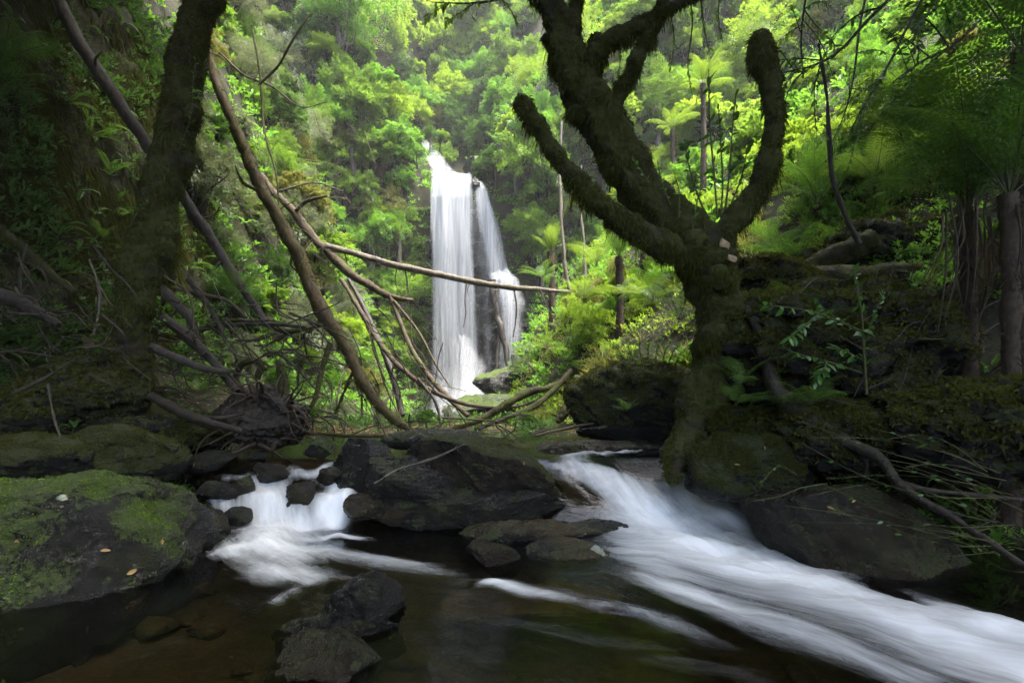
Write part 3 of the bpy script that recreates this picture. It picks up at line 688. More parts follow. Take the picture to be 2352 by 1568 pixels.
rock_px('dark rock knob at the lip between the two curtains of the falls', 1090, 424, 24.9, 22, 34, .4, 95, mat='cliff', moss=.2)
rock_px('dark rock wall right of the upper cascade', 1098, 384, 27.0, 70, 70, .9, 97, mat='cliff', moss=1.2)
fall = thing('waterfall', 'tall white waterfall dropping in two curtains over a dark cliff', 'waterfall', (-2.2, 25, 0.8))
def curtain(name, rows, nu=64, nv=120, layers=3, seed=0, amp=0.10, edge=0.16, dens=0.85, arc=0.0):
    """rows: (py, px_left, px_right, Y, density)"""
    R = np.array(rows, float); vv = np.linspace(0, 1, nv); tt = np.linspace(0, 1, len(R))
    mb = MB(); fo = []; uv = []
    for l in range(layers):
        g = np.stack([np.interp(vv, tt, R[:, k]) for k in range(5)], 1)
        ker = np.ones(9) / 9
        for k in range(1, 4): g[4:-4, k] = np.convolve(g[:, k], ker, 'valid')
        uu = np.linspace(0, 1, nu)
        px = g[:, 1:2] * (1 - uu) + g[:, 2:3] * uu
        lipf = (1 - vv)[:, None] ** 6; py0 = 14 * fbm(np.stack([uu * 5, uu * 0 + seed, uu * 0], 1), 3, seed + 5)[None, :] * lipf
        Yd = np.repeat(g[:, 3:4], nu, 1) - l * 0.16 - arc * np.sin(np.pi * uu)[None, :]
        py = np.repeat(g[:, 0:1], nu, 1) + py0
        x = (px - 1176) / F * Yd; z = EYE - (py - HZ) / F * Yd
        q = np.stack([x.ravel() * 2.2, np.full(x.size, l * 9.0), z.ravel() * 0.12], 1)
        Yd = Yd + (fbm(q, 4, seed + l) * amp).reshape(Yd.shape) * 2
        mb.add(np.stack([x.ravel(), Yd.ravel(), z.ravel()], 1), grid_faces(nv, nu))
        jag = edge * 0.7 * fbm(np.stack([vv * 5, vv * 0 + l * 3, vv * 0 + seed], 1), 3, seed + 7)[:, None]
        jag2 = edge * 0.7 * fbm(np.stack([vv * 5, vv * 0 + l * 3, vv * 0 + seed + 9], 1), 3, seed + 8)[:, None]
        e = sstep(0, edge, uu[None, :] + jag) * sstep(0, edge, 1 - uu[None, :] + jag2)
        endf = sstep(0, 0.03, vv) * sstep(0, 0.04, 1 - vv)
        fo.append((g[:, 4:5] * e * endf[:, None]).ravel() * dens); uv.append(np.stack([z.ravel() + l * 31, x.ravel() + l * 5.3], 1))
    return mb.build(name, M['fall'], fall, attrs={'foam': np.concatenate(fo)}, uv=np.concatenate(uv))
curtain('main_curtain', [(396, 988, 1084, 26.2, .55), (404, 988, 1088, 25.4, .95), (416, 988, 1088, 24.8, 1.1), (450, 988, 1088, 24.5, 1.0), (560, 988, 1088, 24.1, .85), (700, 987, 1094, 23.9, .72), (820, 987, 1102, 23.8, .62), (900, 984, 1112, 23.7, .6), (960, 980, 1120, 23.6, .5)], layers=3, seed=70, edge=0.15)
curtain('middle_veil', [(408, 1060, 1098, 25.2, .6), (520, 1068, 1112, 24.6, .36), (640, 1072, 1128, 24.3, .26), (760, 1075, 1150, 24.2, .28), (860, 1080, 1150, 24.1, .33)], layers=1, seed=75, edge=0.3)
curtain('side_curtain', [(412, 1086, 1108, 25.6, .5), (428, 1086, 1124, 25.0, 1.0), (480, 1092, 1142, 24.6, .9), (560, 1102, 1156, 24.3, .8), (640, 1112, 1172, 24.1, .75), (676, 1116, 1184, 24.0, .5)], nv=90, layers=2, seed=80, edge=0.35)
curtain('lower_side_curtain', [(622, 1122, 1172, 23.9, .5), (640, 1126, 1192, 23.3, .85), (700, 1134, 1210, 22.9, .7), (780, 1140, 1210, 22.6, .6), (860, 1132, 1196, 22.5, .6), (900, 1120, 1184, 22.3, .5)], nv=90, layers=2, seed=84, edge=0.4, arc=0.3)
curtain('upper_cascade', [(322, 956, 980, 31, .25), (338, 962, 1002, 29.8, .35), (358, 970, 1022, 28.4, .5), (378, 980, 1040, 27.1, .6), (396, 988, 1052, 26.2, .6), (408, 988, 1058, 25.5, .45)], nv=60, layers=2, seed=88, edge=0.22, arc=-0.5, amp=0.25)
curtain('spray_veil', [(840, 960, 1120, 21.8, .05), (880, 948, 1160, 21.2, .16), (930, 940, 1170, 20.4, .26), (975, 935, 1175, 19.6, .26), (1000, 935, 1175, 19.2, .15)], nv=60, layers=2, seed=99, edge=0.5, amp=0.4, arc=.6)
curtain('splash_fan', [(770, 1030, 1085, 23.6, .35), (820, 1018, 1112, 22.9, .42), (865, 1006, 1142, 22.2, .5), (910, 996, 1148, 21.4, .52), (950, 985, 1135, 20.6, .5), (990, 980, 1120, 20.0, .7)], nv=70, layers=2, seed=92, edge=0.35, amp=0.35, arc=0.8)

# ------------------------------------------------------------------ trunks and logs
def spec_path(spec, per=6):
    P = []
    for px, py, Yd, w in spec:
        p = at(px, py, Yd); P.append((*p, w / 2 / F * Yd))
    return smooth_path(P, per)
def fur(mb, V, Q, n, r, length, width, down=0.5, w=None, side=None):
    n = int(n * 1.1); P, Nn = scatter(V, Q, n, r, w)
    c = np.clip(0.75 + 1.5 * fbm(P * 7, 2, 77), 0.15, 1.9)
    D = unit(Nn * 0.8 + 0.8 * rand_dirs(n, r) + np.array([0, 0, -1.0])[None] * (down * c)[:, None])
    mb.add(*blades(P - Nn * 0.004, D, length * c * r.uniform(0.3, 1.3, n), width * 0.7, r))
def log_thing(name, label, cat, spec, mat, twigs=(), moss=0, moss_mat='moss', moss_len=0.03, sides=12, rough=0.012, group=None, seed=1, part='trunk', twig_part='branch', twig_mat=None):
    pth = spec_path(spec, 10); root = thing(name, label, cat, pth[0, :3], group); r = np.random.default_rng(seed)
    q = np.stack([pth[:, 0] * 4, pth[:, 1] * 4, pth[:, 2] * 4], 1)
    pth[:, :3] += np.stack([fbm(q * 0.35, 2, seed + k) for k in range(3)], 1) * pth[:, 3:4] * 0.7
    pth[:, 3] *= 1 + 0.22 * fbm(q, 3, seed + 9)
    L_ = np.linalg.norm(np.diff(pth[:, :3], axis=0), axis=1).sum(); auto = []
    for _ in range(int(min(9, 2 + L_ * 1.6))):
        i = r.integers(2, len(pth) - 1); d = unit(r.normal(size=3) + [0, 0, 0.1]); l = r.uniform(0.06, 0.5) * min(1, L_ / 2); r0 = max(0.003, pth[i, 3] * r.uniform(0.12, 0.3))
        b = pth[i, :3]; auto.append(smooth_path([(*b, r0), (*(b + d * l * .5 + r.normal(size=3) * l * .08), r0 * .7), (*(b + d * l + r.normal(size=3) * l * .15 - [0, 0, l * .1]), r0 * .3)], 4))
    mb = MB(); mr = pth[:, 3].mean(); V, Q = add_tube(mb, pth, 22 if mr > 0.04 else sides, rough=rough, seed=seed, freq=5, fine=min(0.014, mr * 0.16))
    mb.build(part, M[mat], root)
    mbm = MB()
    if moss: fur(mbm, V, Q, moss, r, moss_len, moss_len * 0.22)
    for t in twigs:
        tp = spec_path(t); mb = MB(); V2, Q2 = add_tube(mb, tp, 7, rough=0.004, seed=seed + 3, freq=9)
        mb.build(twig_part, M[twig_mat or mat], root)
        if moss and tp[:, 3].mean() > 0.012: fur(mbm, V2, Q2, max(200, moss // 10), r, moss_len * 0.8, moss_len * 0.2)
    for tp in auto:
        mb = MB(); add_tube(mb, tp, 5); mb.build('twig', M[twig_mat or mat], root)
    if moss:
        o = mbm.build('moss', M[moss_mat], root); o['kind'] = 'stuff'
    return root

# the forked mossy tree
TA = 5.6
r = np.random.default_rng(101)
tree = thing('forked_tree', 'massive dark mossy forked tree leaning left over the right cascade', 'tree', at(1590, 1060, TA))
trunkA = [(1566, 1075, 5.5, 84), (1590, 1000, 5.55, 92), (1612, 930, 5.6, 86), (1632, 840, 5.6, 82), (1648, 760, 5.6, 86), (1650, 690, 5.6, 104), (1632, 625, 5.6, 110), (1590, 560, 5.6, 112), (1525, 490, 5.65, 106), (1452, 400, 5.7, 104), (1405, 322, 5.75, 102), (1366, 250, 5.8, 98), (1330, 185, 5.8, 92), (1304, 130, 5.85, 84), (1290, 80, 5.9, 76), (1256, 10, 5.9, 54), (1225, -60, 5.9, 54), (1180, -180, 5.9, 46), (1150, -330, 5.9, 38)]
pa = spec_path(trunkA, 22); mb = MB(); pa[:, 3] *= 0.96 + 0.16 * fbm(np.stack([np.arange(len(pa)) * .06, np.zeros(len(pa)), np.zeros(len(pa))], 1), 3, 4); VA, QA = add_tube(mb, pa, 96, rough=0.10, seed=5, freq=3.2, ridge=0.09, fine=0.028)
mb.build('trunk', M['bark_moss'], tree)
furA = MB(); fur(furA, VA, QA, 22000, r, 0.042, 0.013, 0.5); fur(furA, VA, QA, 3000, r, 0.11, 0.011, 2.0)
limbs = {
 'left stub': [(1625, 610, 5.5, 66), (1560, 580, 5.35, 62), (1490, 547, 5.25, 58), (1418, 502, 5.1, 52), (1358, 452, 5.0, 44), (1308, 400, 4.95, 42), (1272, 350, 4.9, 38), (1242, 302, 4.85, 37), (1220, 268, 4.82, 38), (1200, 243, 4.8, 36), (1186, 230, 4.8, 24)],
 'right stub': [(1648, 690, 5.6, 60), (1655, 610, 5.5, 56), (1664, 545, 5.45, 54), (1692, 500, 5.4, 58), (1734, 448, 5.35, 54), (1760, 392, 5.3, 50), (1775, 320, 5.3, 44), (1780, 260, 5.3, 38), (1768, 190, 5.3, 46), (1752, 140, 5.3, 54), (1745, 104, 5.3, 52), (1750, 80, 5.3, 34)],
 'upper': [(1350, 200, 5.8, 50), (1362, 150, 5.75, 44), (1382, 112, 5.7, 48), (1412, 88, 5.65, 36), (1462, 62, 5.6, 30), (1510, 34, 5.6, 28), (1560, 10, 5.6, 24), (1640, -40, 5.6, 22)],
 'second': [(1404, 275, 5.75, 44), (1420, 230, 5.7, 36), (1444, 178, 5.65, 34), (1470, 120, 5.6, 32), (1496, 70, 5.6, 28), (1516, 24, 5.6, 25), (1530, -60, 5.6, 22)],
 'crown left': [(1300, 90, 5.9, 46), (1322, 20, 5.95, 30), (1330, -60, 6.0, 26), (1350, -160, 6.0, 22)],
 'root left': [(1600, 960, 5.55, 60), (1570, 1020, 5.3, 50), (1552, 1075, 5.1, 34), (1540, 1110, 5.0, 16)],
 'root right': [(1620, 930, 5.6, 60), (1650, 980, 5.4, 36), (1700, 1000, 5.2, 22), (1760, 1004, 5.1, 12)],
}
for k, s in limbs.items():
    p_ = spec_path(s, 20); p_[:, 3] *= 0.97 + 0.16 * fbm(np.stack([np.arange(len(p_)) * .095, np.zeros(len(p_)), np.zeros(len(p_))], 1), 3, len(k)); mb = MB(); V2, Q2 = add_tube(mb, p_, 44, rough=0.03, seed=len(k), freq=7, fine=0.018)
    o = mb.build('root' if 'root' in k else 'limb', M['bark_moss'], tree)
    if k == 'left stub': o['label'] = 'broken limb stub pointing up to the left'
    if k == 'right stub': o['label'] = 'S-curved broken limb rising on the right'
    n = int(len(p_) * 70); p_ = None; fur(furA, V2, Q2, 3200 if 'root' in k else 6000, r, 0.042, 0.012, 0.35)
    if 'root' not in k: fur(furA, V2, Q2, 1200, r, 0.10, 0.010, 2.2)
# burls and hanging clumps of moss on the trunk
for (px, py, Yd, w) in [(1322, 262, 5.7, 34), (1262, 90, 5.85, 26), (1410, 400, 5.62, 30), (1370, 100, 5.7, 40), (1590, 560, 5.3, 60), (1650, 640, 5.35, 60), (1640, 770, 5.4, 60)]:
    V2, F2, n2 = rock_geo(at(px, py, Yd), (w / 2 / F * Yd,) * 3, px, sub=4, planes=0, rough=0.2); mb = MB(); mb.add(V2, F2)
    mb.build('burl', M['bark_moss'], tree); fur(furA, V2, F2, 1100, r, 0.06, 0.009, 1.2)
o = furA.build('moss', M['moss_brown'], tree); o['kind'] = 'stuff'
mb = MB(); V2, F2, _ = rock_geo(at(1664, 562, 5.30), (0.055, 0.03, 0.075), 3, sub=4, planes=6, rough=0.05); mb.add(V2, F2); mb.build('broken_wood', M['heartwood'], tree)
mb = MB(); V2, F2, _ = rock_geo(at(1680, 592, 5.24), (0.06, 0.02, 0.045), 4, sub=4, planes=8, rough=0.05, rot=(0, 0.6, 0)); mb.add(V2, F2); mb.build('split_wood', M['heartwood'], tree)

# the mossy trunk at the left
treeL = thing('mossy_tree', 'thick brown moss-covered trunk leaning right at the left of the picture', 'tree', at(300, 930, 6.6))
tl = spec_path([(292, 950, 6.5, 92), (300, 880, 6.55, 72), (306, 800, 6.6, 70), (318, 700, 6.6, 90), (336, 610, 6.6, 102), (352, 545, 6.6, 94), (362, 480, 6.6, 82), (380, 400, 6.6, 75), (402, 320, 6.6, 72), (418, 240, 6.6, 70), (430, 150, 6.6, 70), (446, 60, 6.6, 65), (470, -20, 6.6, 60), (500, -160, 6.6, 55), (530, -350, 6.6, 47)], 22)
mb = MB(); V2, Q2 = add_tube(mb, tl, 88, rough=0.07, seed=15, freq=3.2, fine=0.03); mb.build('trunk', M['bark_moss'], treeL)
fl = MB(); fur(fl, V2, Q2, 22000, r, 0.045, 0.014, 0.5); fur(fl, V2, Q2, 2500, r, 0.11, 0.012, 2.0)
for (px, py, w) in [(380, 575, 44), (440, 262, 36), (428, 372, 32), (345, 632, 50), (300, 760, 44), (488, 0, 50), (330, 700, 54)]:
    V2, F2, _ = rock_geo(at(px, py, 6.5), (w / 2 / F * 6.5, w / 2 / F * 6.5, w / 1.5 / F * 6.5), px, sub=4, planes=0, rough=0.16); mb = MB(); mb.add(V2, F2)
    mb.build('burl', M['bark_moss'], treeL); fur(fl, V2, F2, 1300, r, 0.05, 0.01, 0.8)
for s in ([(300, 900, 6.5, 60), (250, 940, 6.2, 44), (190, 965, 6.0, 26), (130, 980, 5.9, 12)], [(305, 890, 6.5, 56), (345, 930, 6.2, 40), (400, 965, 6.0, 26), (470, 990, 5.8, 12)]):
    mb = MB(); V2, Q2 = add_tube(mb, spec_path(s), 12, rough=0.03, seed=8, freq=5); mb.build('root', M['bark_moss'], treeL); fur(fl, V2, Q2, 2500, r, 0.03, 0.008, 0.1)
o = fl.build('moss', M['moss_brown'], treeL); o['kind'] = 'stuff'

log_thing('dead_tree', 'bare grey dead pole slanting down behind the left mossy trunk', 'dead tree', [(60, -140, 8.6, 22), (130, -5, 8.4, 25), (190, 110, 8.2, 26), (262, 222, 8.0, 26), (350, 350, 7.8, 24), (430, 470, 7.6, 22), (490, 555, 7.4, 21), (542, 642, 7.3, 18), (612, 740, 7.1, 14)], 'bark_grey', rough=0.015, seed=21)
log_thing('fallen_tree', 'long brown mossy trunk slanting down to the creek left of the falls', 'dead tree', [(470, 90, 9.8, 14), (496, 180, 9.6, 19), (540, 290, 9.2, 22), (582, 392, 9.0, 24), (628, 485, 8.8, 26), (672, 575, 8.6, 29), (712, 662, 8.4, 30), (760, 752, 8.2, 29), (800, 822, 8.0, 26), (860, 912, 7.7, 22), (900, 958, 7.5, 18), (958, 992, 7.3, 10)], 'bark_brownmoss',
          [[(742, 742, 8.2, 9), (700, 752, 8.0, 11), (650, 772, 7.8, 8), (600, 800, 7.6, 4)], [(812, 850, 8, 6), (790, 900, 7.9, 5), (770, 950, 7.8, 3)], [(600, 440, 8.9, 8), (560, 420, 8.7, 5), (540, 380, 8.6, 3)]], moss=18000, moss_mat='moss', moss_len=0.035, seed=22, rough=0.03)
log_thing('spanning_log', 'thin pale log lying almost level across the front of the falls', 'log', [(750, 566, 11.6, 13), (850, 592, 11.6, 14), (930, 614, 11.6, 14), (1020, 634, 11.7, 14), (1120, 652, 11.8, 13), (1200, 661, 11.9, 11), (1312, 670, 12.0, 6)], 'bark_pale',
          [[(1072, 648, 11.7, 4), (1068, 690, 11.6, 3), (1070, 720, 11.6, 2.5), (1064, 752, 11.6, 2)], [(1180, 662, 11.9, 4), (1186, 700, 11.8, 4), (1184, 740, 11.8, 3), (1178, 775, 11.8, 2)], [(1145, 660, 11.8, 4), (1140, 690, 11.7, 3), (1128, 720, 11.7, 2)], [(930, 616, 11.6, 4), (936, 660, 11.6, 3), (930, 700, 11.5, 2)], [(912, 610, 11.6, 3), (908, 650, 11.6, 2), (925, 680, 11.6, 2)], [(1240, 664, 11.9, 3), (1255, 700, 11.8, 2), (1270, 728, 11.7, 1.5)]], seed=23, rough=0.01, moss=1500, moss_len=0.02, twig_mat='bark_grey')
log_thing('slanting_log', 'mossy branching log running from the left slope down to under the pale level log', 'log', [(600, 400, 12.2, 12), (640, 452, 12, 15), (700, 522, 11.8, 18), (760, 582, 11.6, 20), (802, 630, 11.5, 20), (850, 655, 11.4, 17), (900, 680, 11.3, 13), (952, 689, 11.3, 8)], 'bark_log',
          [[(672, 492, 11.9, 9), (705, 462, 11.7, 8), (752, 450, 11.5, 5)], [(895, 676, 11.3, 10), (918, 735, 11.1, 11), (945, 800, 10.8, 11), (985, 862, 10.4, 12), (1025, 908, 10.0, 13), (1075, 955, 9.6, 11)]], moss=5000, moss_len=0.03, seed=24, rough=0.02)
log_thing('bare_pole', 'dark thin pole standing between the slanting log and the creek', 'dead tree', [(800, 640, 11.2, 9), (850, 732, 10.8, 12), (890, 830, 10.3, 13), (925, 955, 9.8, 13)], 'bark_dark', seed=25)
log_thing('curved_branch', 'long curved bare branch sweeping down in front of the foot of the falls', 'branch', [(780, 640, 10.9, 8), (822, 705, 10.6, 10), (880, 800, 10.2, 10), (940, 862, 9.9, 12), (1000, 900, 9.7, 11), (1060, 925, 9.5, 9), (1130, 936, 9.4, 7), (1205, 930, 9.3, 5), (1265, 902, 9.2, 4)], 'bark_log',
          [[(985, 890, 9.7, 4), (1000, 930, 9.6, 3), (1010, 960, 9.5, 2)], [(940, 862, 9.9, 3), (1000, 880, 9.8, 2), (1070, 898, 9.8, 1.5)], [(905, 826, 10, 4), (900, 870, 10, 3), (905, 920, 9.9, 2)]], seed=26)
log_thing('fallen_log', 'green mossy fallen log curving down the right bank to the creek', 'log', [(1300, 872, 9.6, 9), (1270, 884, 9.4, 13), (1230, 894, 9.2, 16), (1180, 920, 9.0, 18), (1130, 950, 8.8, 17), (1080, 972, 8.6, 13), (1040, 985, 8.5, 8)], 'bark_moss', moss=6000, moss_len=0.03, seed=27, rough=0.03)
log_thing('fallen_log', 'darker fallen log below the green mossy one on the right bank', 'log', [(1310, 850, 9.5, 11), (1275, 888, 9.2, 13), (1225, 932, 8.9, 13), (1160, 962, 8.6, 10), (1100, 985, 8.4, 9)], 'bark_moss', moss=3500, moss_mat='moss_brown', moss_len=0.025, seed=28)
log_thing('fallen_log', 'mossy stub of log lying beside the large mossy boulder', 'log', [(1360, 870, 8.8, 14), (1330, 910, 8.6, 22), (1300, 945, 8.4, 22), (1280, 970, 8.3, 12)], 'bark_moss', moss=3500, moss_len=0.03, seed=29, rough=0.03)
log_thing('snag', 'dark broken snag standing in front of the right-hand curtain of the falls', 'dead tree', [(1130, 638, 21.4, 17), (1137, 690, 21.4, 16), (1150, 755, 21.3, 14), (1160, 800, 21.2, 13), (1170, 850, 21, 10)], 'bark_dark', [[(1150, 758, 21.3, 8), (1143, 800, 21.2, 7), (1140, 860, 21, 5)]], seed=30)
log_thing('leaning_log', 'mossy log slanting down from the left edge below the ferns', 'log', [(-60, 490, 6.6, 18), (0, 532, 6.6, 20), (60, 580, 6.6, 20), (120, 632, 6.6, 18), (172, 672, 6.6, 12)], 'bark_moss', moss=5000, moss_len=0.03, seed=31)
log_thing('fallen_branch', 'long dark root-like branch running from the forked tree down to the right corner', 'branch', [(1700, 690, 5.5, 20), (1735, 745, 5.3, 24), (1762, 820, 5.1, 26), (1785, 890, 4.9, 30), (1830, 940, 4.75, 42), (1890, 985, 4.5, 40), (1960, 1025, 4.3, 28), (2020, 1055, 4.1, 26), (2062, 1105, 3.9, 22), (2120, 1150, 3.7, 19), (2190, 1190, 3.5, 18), (2270, 1245, 3.25, 17), (2380, 1318, 3.0, 15)], 'bark_dark',
          [[(2060, 1105, 3.9, 14), (2130, 1125, 3.8, 13), (2230, 1135, 3.7, 11), (2370, 1150, 3.6, 9)], [(2110, 1145, 3.7, 8), (2200, 1180, 3.6, 6), (2290, 1200, 3.5, 4)], [(1960, 1025, 4.3, 10), (1990, 1060, 4.2, 7), (1985, 1100, 4.2, 4)]], moss=0, seed=32, rough=0.015)
mb_root = bpy.data.objects['fallen_branch']; fm_ = MB(); V2, Q2 = tube(spec_path([(1762, 820, 5.1, 30), (1785, 890, 4.9, 34), (1830, 940, 4.75, 50), (1890, 985, 4.5, 46), (1950, 1018, 4.32, 26)]), 12, rough=0.03, seed=4, freq=5)
fur(fm_, V2, Q2, 9000, r, 0.028, 0.007, 0.1); o = fm_.build('moss', M['moss_brown'], mb_root); o['kind'] = 'stuff'
log_thing('mossy_log', 'level moss-covered log across the dark hollow at the right', 'log', [(1780, 640, 6.9, 44), (1880, 640, 6.8, 48), (1980, 640, 6.7, 44), (2100, 636, 6.6, 46), (2230, 622, 6.5, 44), (2360, 610, 6.4, 40)], 'bark_moss', moss=14000, moss_len=0.04, seed=33, rough=0.05)
log_thing('mossy_log', 'mossy broken trunk slanting down below the right tree ferns', 'log', [(2320, 560, 5.4, 46), (2240, 640, 5.3, 50), (2170, 720, 5.2, 50), (2100, 790, 5.1, 44), (2050, 830, 5.0, 30)], 'bark_moss', moss=11000, moss_len=0.035, seed=34, rough=0.05)
log_thing('mossy_log', 'leaning mossy stump at the left end of the level log, cut end up', 'log', [(1830, 650, 7.2, 60), (1900, 610, 7.1, 62), (1960, 575, 7.0, 56), (2010, 545, 6.9, 46)], 'bark_moss', moss=9000, moss_len=0.035, moss_mat='moss', seed=35, rough=0.06)
log_thing('slender_tree', 'slender pale trunk standing on the right slope beside the small tree fern', 'tree', [(1308, 672, 14.6, 9), (1298, 610, 14.6, 8), (1290, 520, 14.6, 7), (1286, 400, 14.7, 6), (1290, 280, 14.8, 4)], 'bark_pale', [[(1290, 500, 14.6, 3), (1310, 440, 14.5, 2), (1330, 400, 14.4, 1.5)]], seed=36)
log_thing('slender_tree', 'second slender pale trunk, right of the first on the slope', 'tree', [(1345, 640, 15.6, 6), (1340, 560, 15.6, 6), (1332, 460, 15.6, 5), (1335, 380, 15.7, 3)], 'bark_pale', seed=37)
log_thing('leaning_sapling', 'dark leaning stem crossing the ferns right of the S-curved limb', 'sapling', [(1975, 560, 6.4, 11), (1945, 500, 6.4, 11), (1915, 420, 6.4, 10), (1905, 330, 6.4, 9), (1900, 220, 6.4, 7), (1880, 100, 6.4, 5)], 'bark_dark', seed=38)
# dead branches and roots tangled on the left bank
tang = [
 ('weathered grey branch lying low right of the left trunk', [(345, 795, 6.0, 16), (410, 822, 6.0, 20), (470, 845, 5.9, 14), (540, 852, 5.9, 7)], 'bark_grey'),
 ('grey stick propped upright below the dead pole', [(432, 640, 6.8, 13), (470, 690, 6.8, 13), (500, 745, 6.7, 10), (520, 790, 6.7, 6)], 'bark_grey'),
 ('thick dead branch emerging right of the left trunk', [(372, 656, 6.6, 20), (410, 700, 6.6, 20), (440, 745, 6.5, 16), (460, 790, 6.4, 8)], 'bark_grey'),
 ('dark branch slanting down from the left trunk to the stump', [(370, 730, 6.4, 22), (430, 775, 6.3, 24), (490, 830, 6.2, 22), (545, 900, 6.1, 16)], 'bark_dark'),
 ('wet black branch along the foot of the left bank', [(345, 905, 5.9, 18), (400, 935, 5.8, 22), (470, 965, 5.7, 18), (560, 990, 5.6, 9)], 'bark_dark'),
 ('curved bare branch beneath the left bank, ending by the stump', [(370, 920, 6.1, 12), (430, 950, 6.0, 13), (500, 960, 5.9, 9), (560, 950, 5.9, 5)], 'bark_grey'),
 ('mossy branch reaching from the tangle to the brown leaning trunk', [(460, 760, 7.2, 12), (540, 735, 7.4, 11), (600, 742, 7.6, 11), (660, 760, 7.8, 10), (740, 745, 8.1, 8)], 'bark_moss'),
 ('thin arched branch above the tangle', [(395, 660, 6.8, 7), (450, 672, 6.8, 9), (520, 690, 6.8, 9), (565, 730, 6.8, 6)], 'bark_log'),
 ('dark horizontal branch behind the tangle', [(430, 755, 7.0, 8), (520, 748, 7.0, 10), (620, 745, 7.1, 10), (700, 752, 7.2, 6)], 'bark_dark'),
 ('branch curling round below the brown leaning trunk', [(760, 790, 7.9, 12), (735, 860, 7.7, 12), (720, 920, 7.5, 8), (700, 960, 7.4, 5)], 'bark_moss'),
 ('thin grey twig standing at the far left bank', [(60, 560, 6.2, 5), (45, 640, 6.1, 6), (55, 700, 6.0, 6), (20, 730, 5.9, 7)], 'bark_dark'),
 ('broad weathered root at the left edge', [(-30, 665, 5.9, 30), (40, 690, 5.9, 32), (90, 720, 5.9, 26), (135, 748, 5.9, 12)], 'bark_grey'),
 ('grey slender stick across the left ferns', [(30, 905, 4.8, 7), (100, 870, 4.8, 6), (180, 820, 4.8, 4)], 'bark_grey'),
 ('fine drooping stick over the left boulders', [(110, 880, 4.7, 4), (125, 960, 4.6, 5), (140, 1010, 4.5, 3)], 'bark_grey'),
 ('pale forked twig sprouting at the left trunk', [(215, 770, 6.0, 4), (230, 700, 6.0, 6), (225, 650, 6.0, 4), (205, 595, 6.0, 3)], 'bark_pale'),
 ('tall thin bare branch above the brown leaning trunk', [(578, 60, 10.5, 4), (598, 170, 10.5, 5), (606, 290, 10.4, 5), (634, 400, 10.2, 4), (640, 480, 10.2, 3)], 'bark_moss'),
 ('bare forked branch reaching right into the green slope', [(505, 120, 10.6, 5), (560, 172, 10.6, 5), (625, 200, 10.5, 4), (690, 245, 10.4, 3), (750, 235, 10.3, 1.5)], 'bark_log'),
 ('mossy thin branch rising right from the leaning trunk', [(596, 195, 10.4, 5), (640, 150, 10.4, 4.5), (676, 86, 10.3, 4), (715, 30, 10.3, 2)], 'bark_moss'),
 ('fine dead branch hanging over the left slope', [(640, 440, 11, 4), (720, 420, 11, 3), (790, 440, 11, 2)], 'bark_pale'),
 ('mossy stick lying across the bank above the central rocks', [(690, 992, 7.2, 9), (800, 1000, 7.1, 10), (930, 1003, 7.0, 9), (1060, 1006, 7.0, 6)], 'bark_moss'),
 ('pale thin branch resting on the central outcrop', [(860, 1110, 5.0, 5), (920, 1075, 5.0, 6), (1000, 1050, 5.05, 5), (1070, 1018, 5.1, 3)], 'bark_pale'),
 ('forked bare stick on the right bank by the dark ledge', [(1230, 1002, 7.0, 6), (1300, 985, 7.1, 6), (1380, 970, 7.2, 4), (1440, 965, 7.3, 2)], 'bark_log'),
 ('slim hanging vine stem at the right of the falls', [(1300, 690, 11.5, 3), (1310, 760, 11.3, 2.5), (1290, 820, 11.2, 2)], 'bark_log'),
 ('bare dark stem left of the plunge pool', [(905, 690, 11.2, 6), (960, 760, 11, 5), (1010, 850, 10.6, 5), (1035, 890, 10.4, 3)], 'bark_log'),
 ('drooping dark stem low in front of the plunge pool', [(960, 870, 9.8, 5), (1000, 920, 9.6, 6), (1012, 970, 9.5, 4)], 'bark_dark'),
 ('thin branch curving up before the green left slope', [(850, 760, 10.8, 5), (880, 870, 10.2, 5), (920, 960, 9.7, 4)], 'bark_log'),
]
for i, (lab, s, mt) in enumerate(tang):
    log_thing('dead_branch', lab, 'branch', s, mt, group='dead branches about the creek', seed=200 + i, part='stem', sides=8, moss=(1200 if 'moss' in mt else 0), moss_len=0.025)

# uprooted stump
st = thing('uprooted_stump', 'black uprooted stump with ragged roots above the left cascade', 'stump', at(610, 985, 6.3))
V2, F2, n2 = rock_geo(at(605, 960, 6.4), (0.5, 0.4, 0.36), 61, sub=6, planes=7, rough=0.18); mb = MB(); mb.add(V2, F2); mb.build('stump', M['bark_dark'], st)
V2, F2, n2 = rock_geo(at(640, 930, 6.3), (0.26, 0.22, 0.13), 62, sub=5, planes=5, rough=0.15, rot=(0, 0.4, 0)); mb = MB(); mb.add(V2, F2); mb.build('broken_root', M['bark_dark'], st)
rr = np.random.default_rng(63)
for k in range(46):
    a = rr.uniform(0, 2 * math.pi); p0 = at(600 + 70 * math.cos(a), 960 + 60 * math.sin(a), 6.2 + rr.uniform(-.25, .2))
    pts = [(*p0, rr.uniform(0.01, 0.035))]
    d = np.array([math.cos(a) * 0.9, -0.35 + rr.normal() * 0.3, -math.sin(a) * 0.7 + rr.normal() * 0.25])
    for j in range(4):
        d = d + rr.normal(size=3) * 0.35 + np.array([0, 0, -0.15]); q = np.array(pts[-1][:3]) + unit(d) * rr.uniform(0.09, 0.2); pts.append((*q, pts[-1][3] * 0.68))
    mb = MB(); add_tube(mb, smooth_path(pts, 4), 6); mb.build('root', M['root'], st)
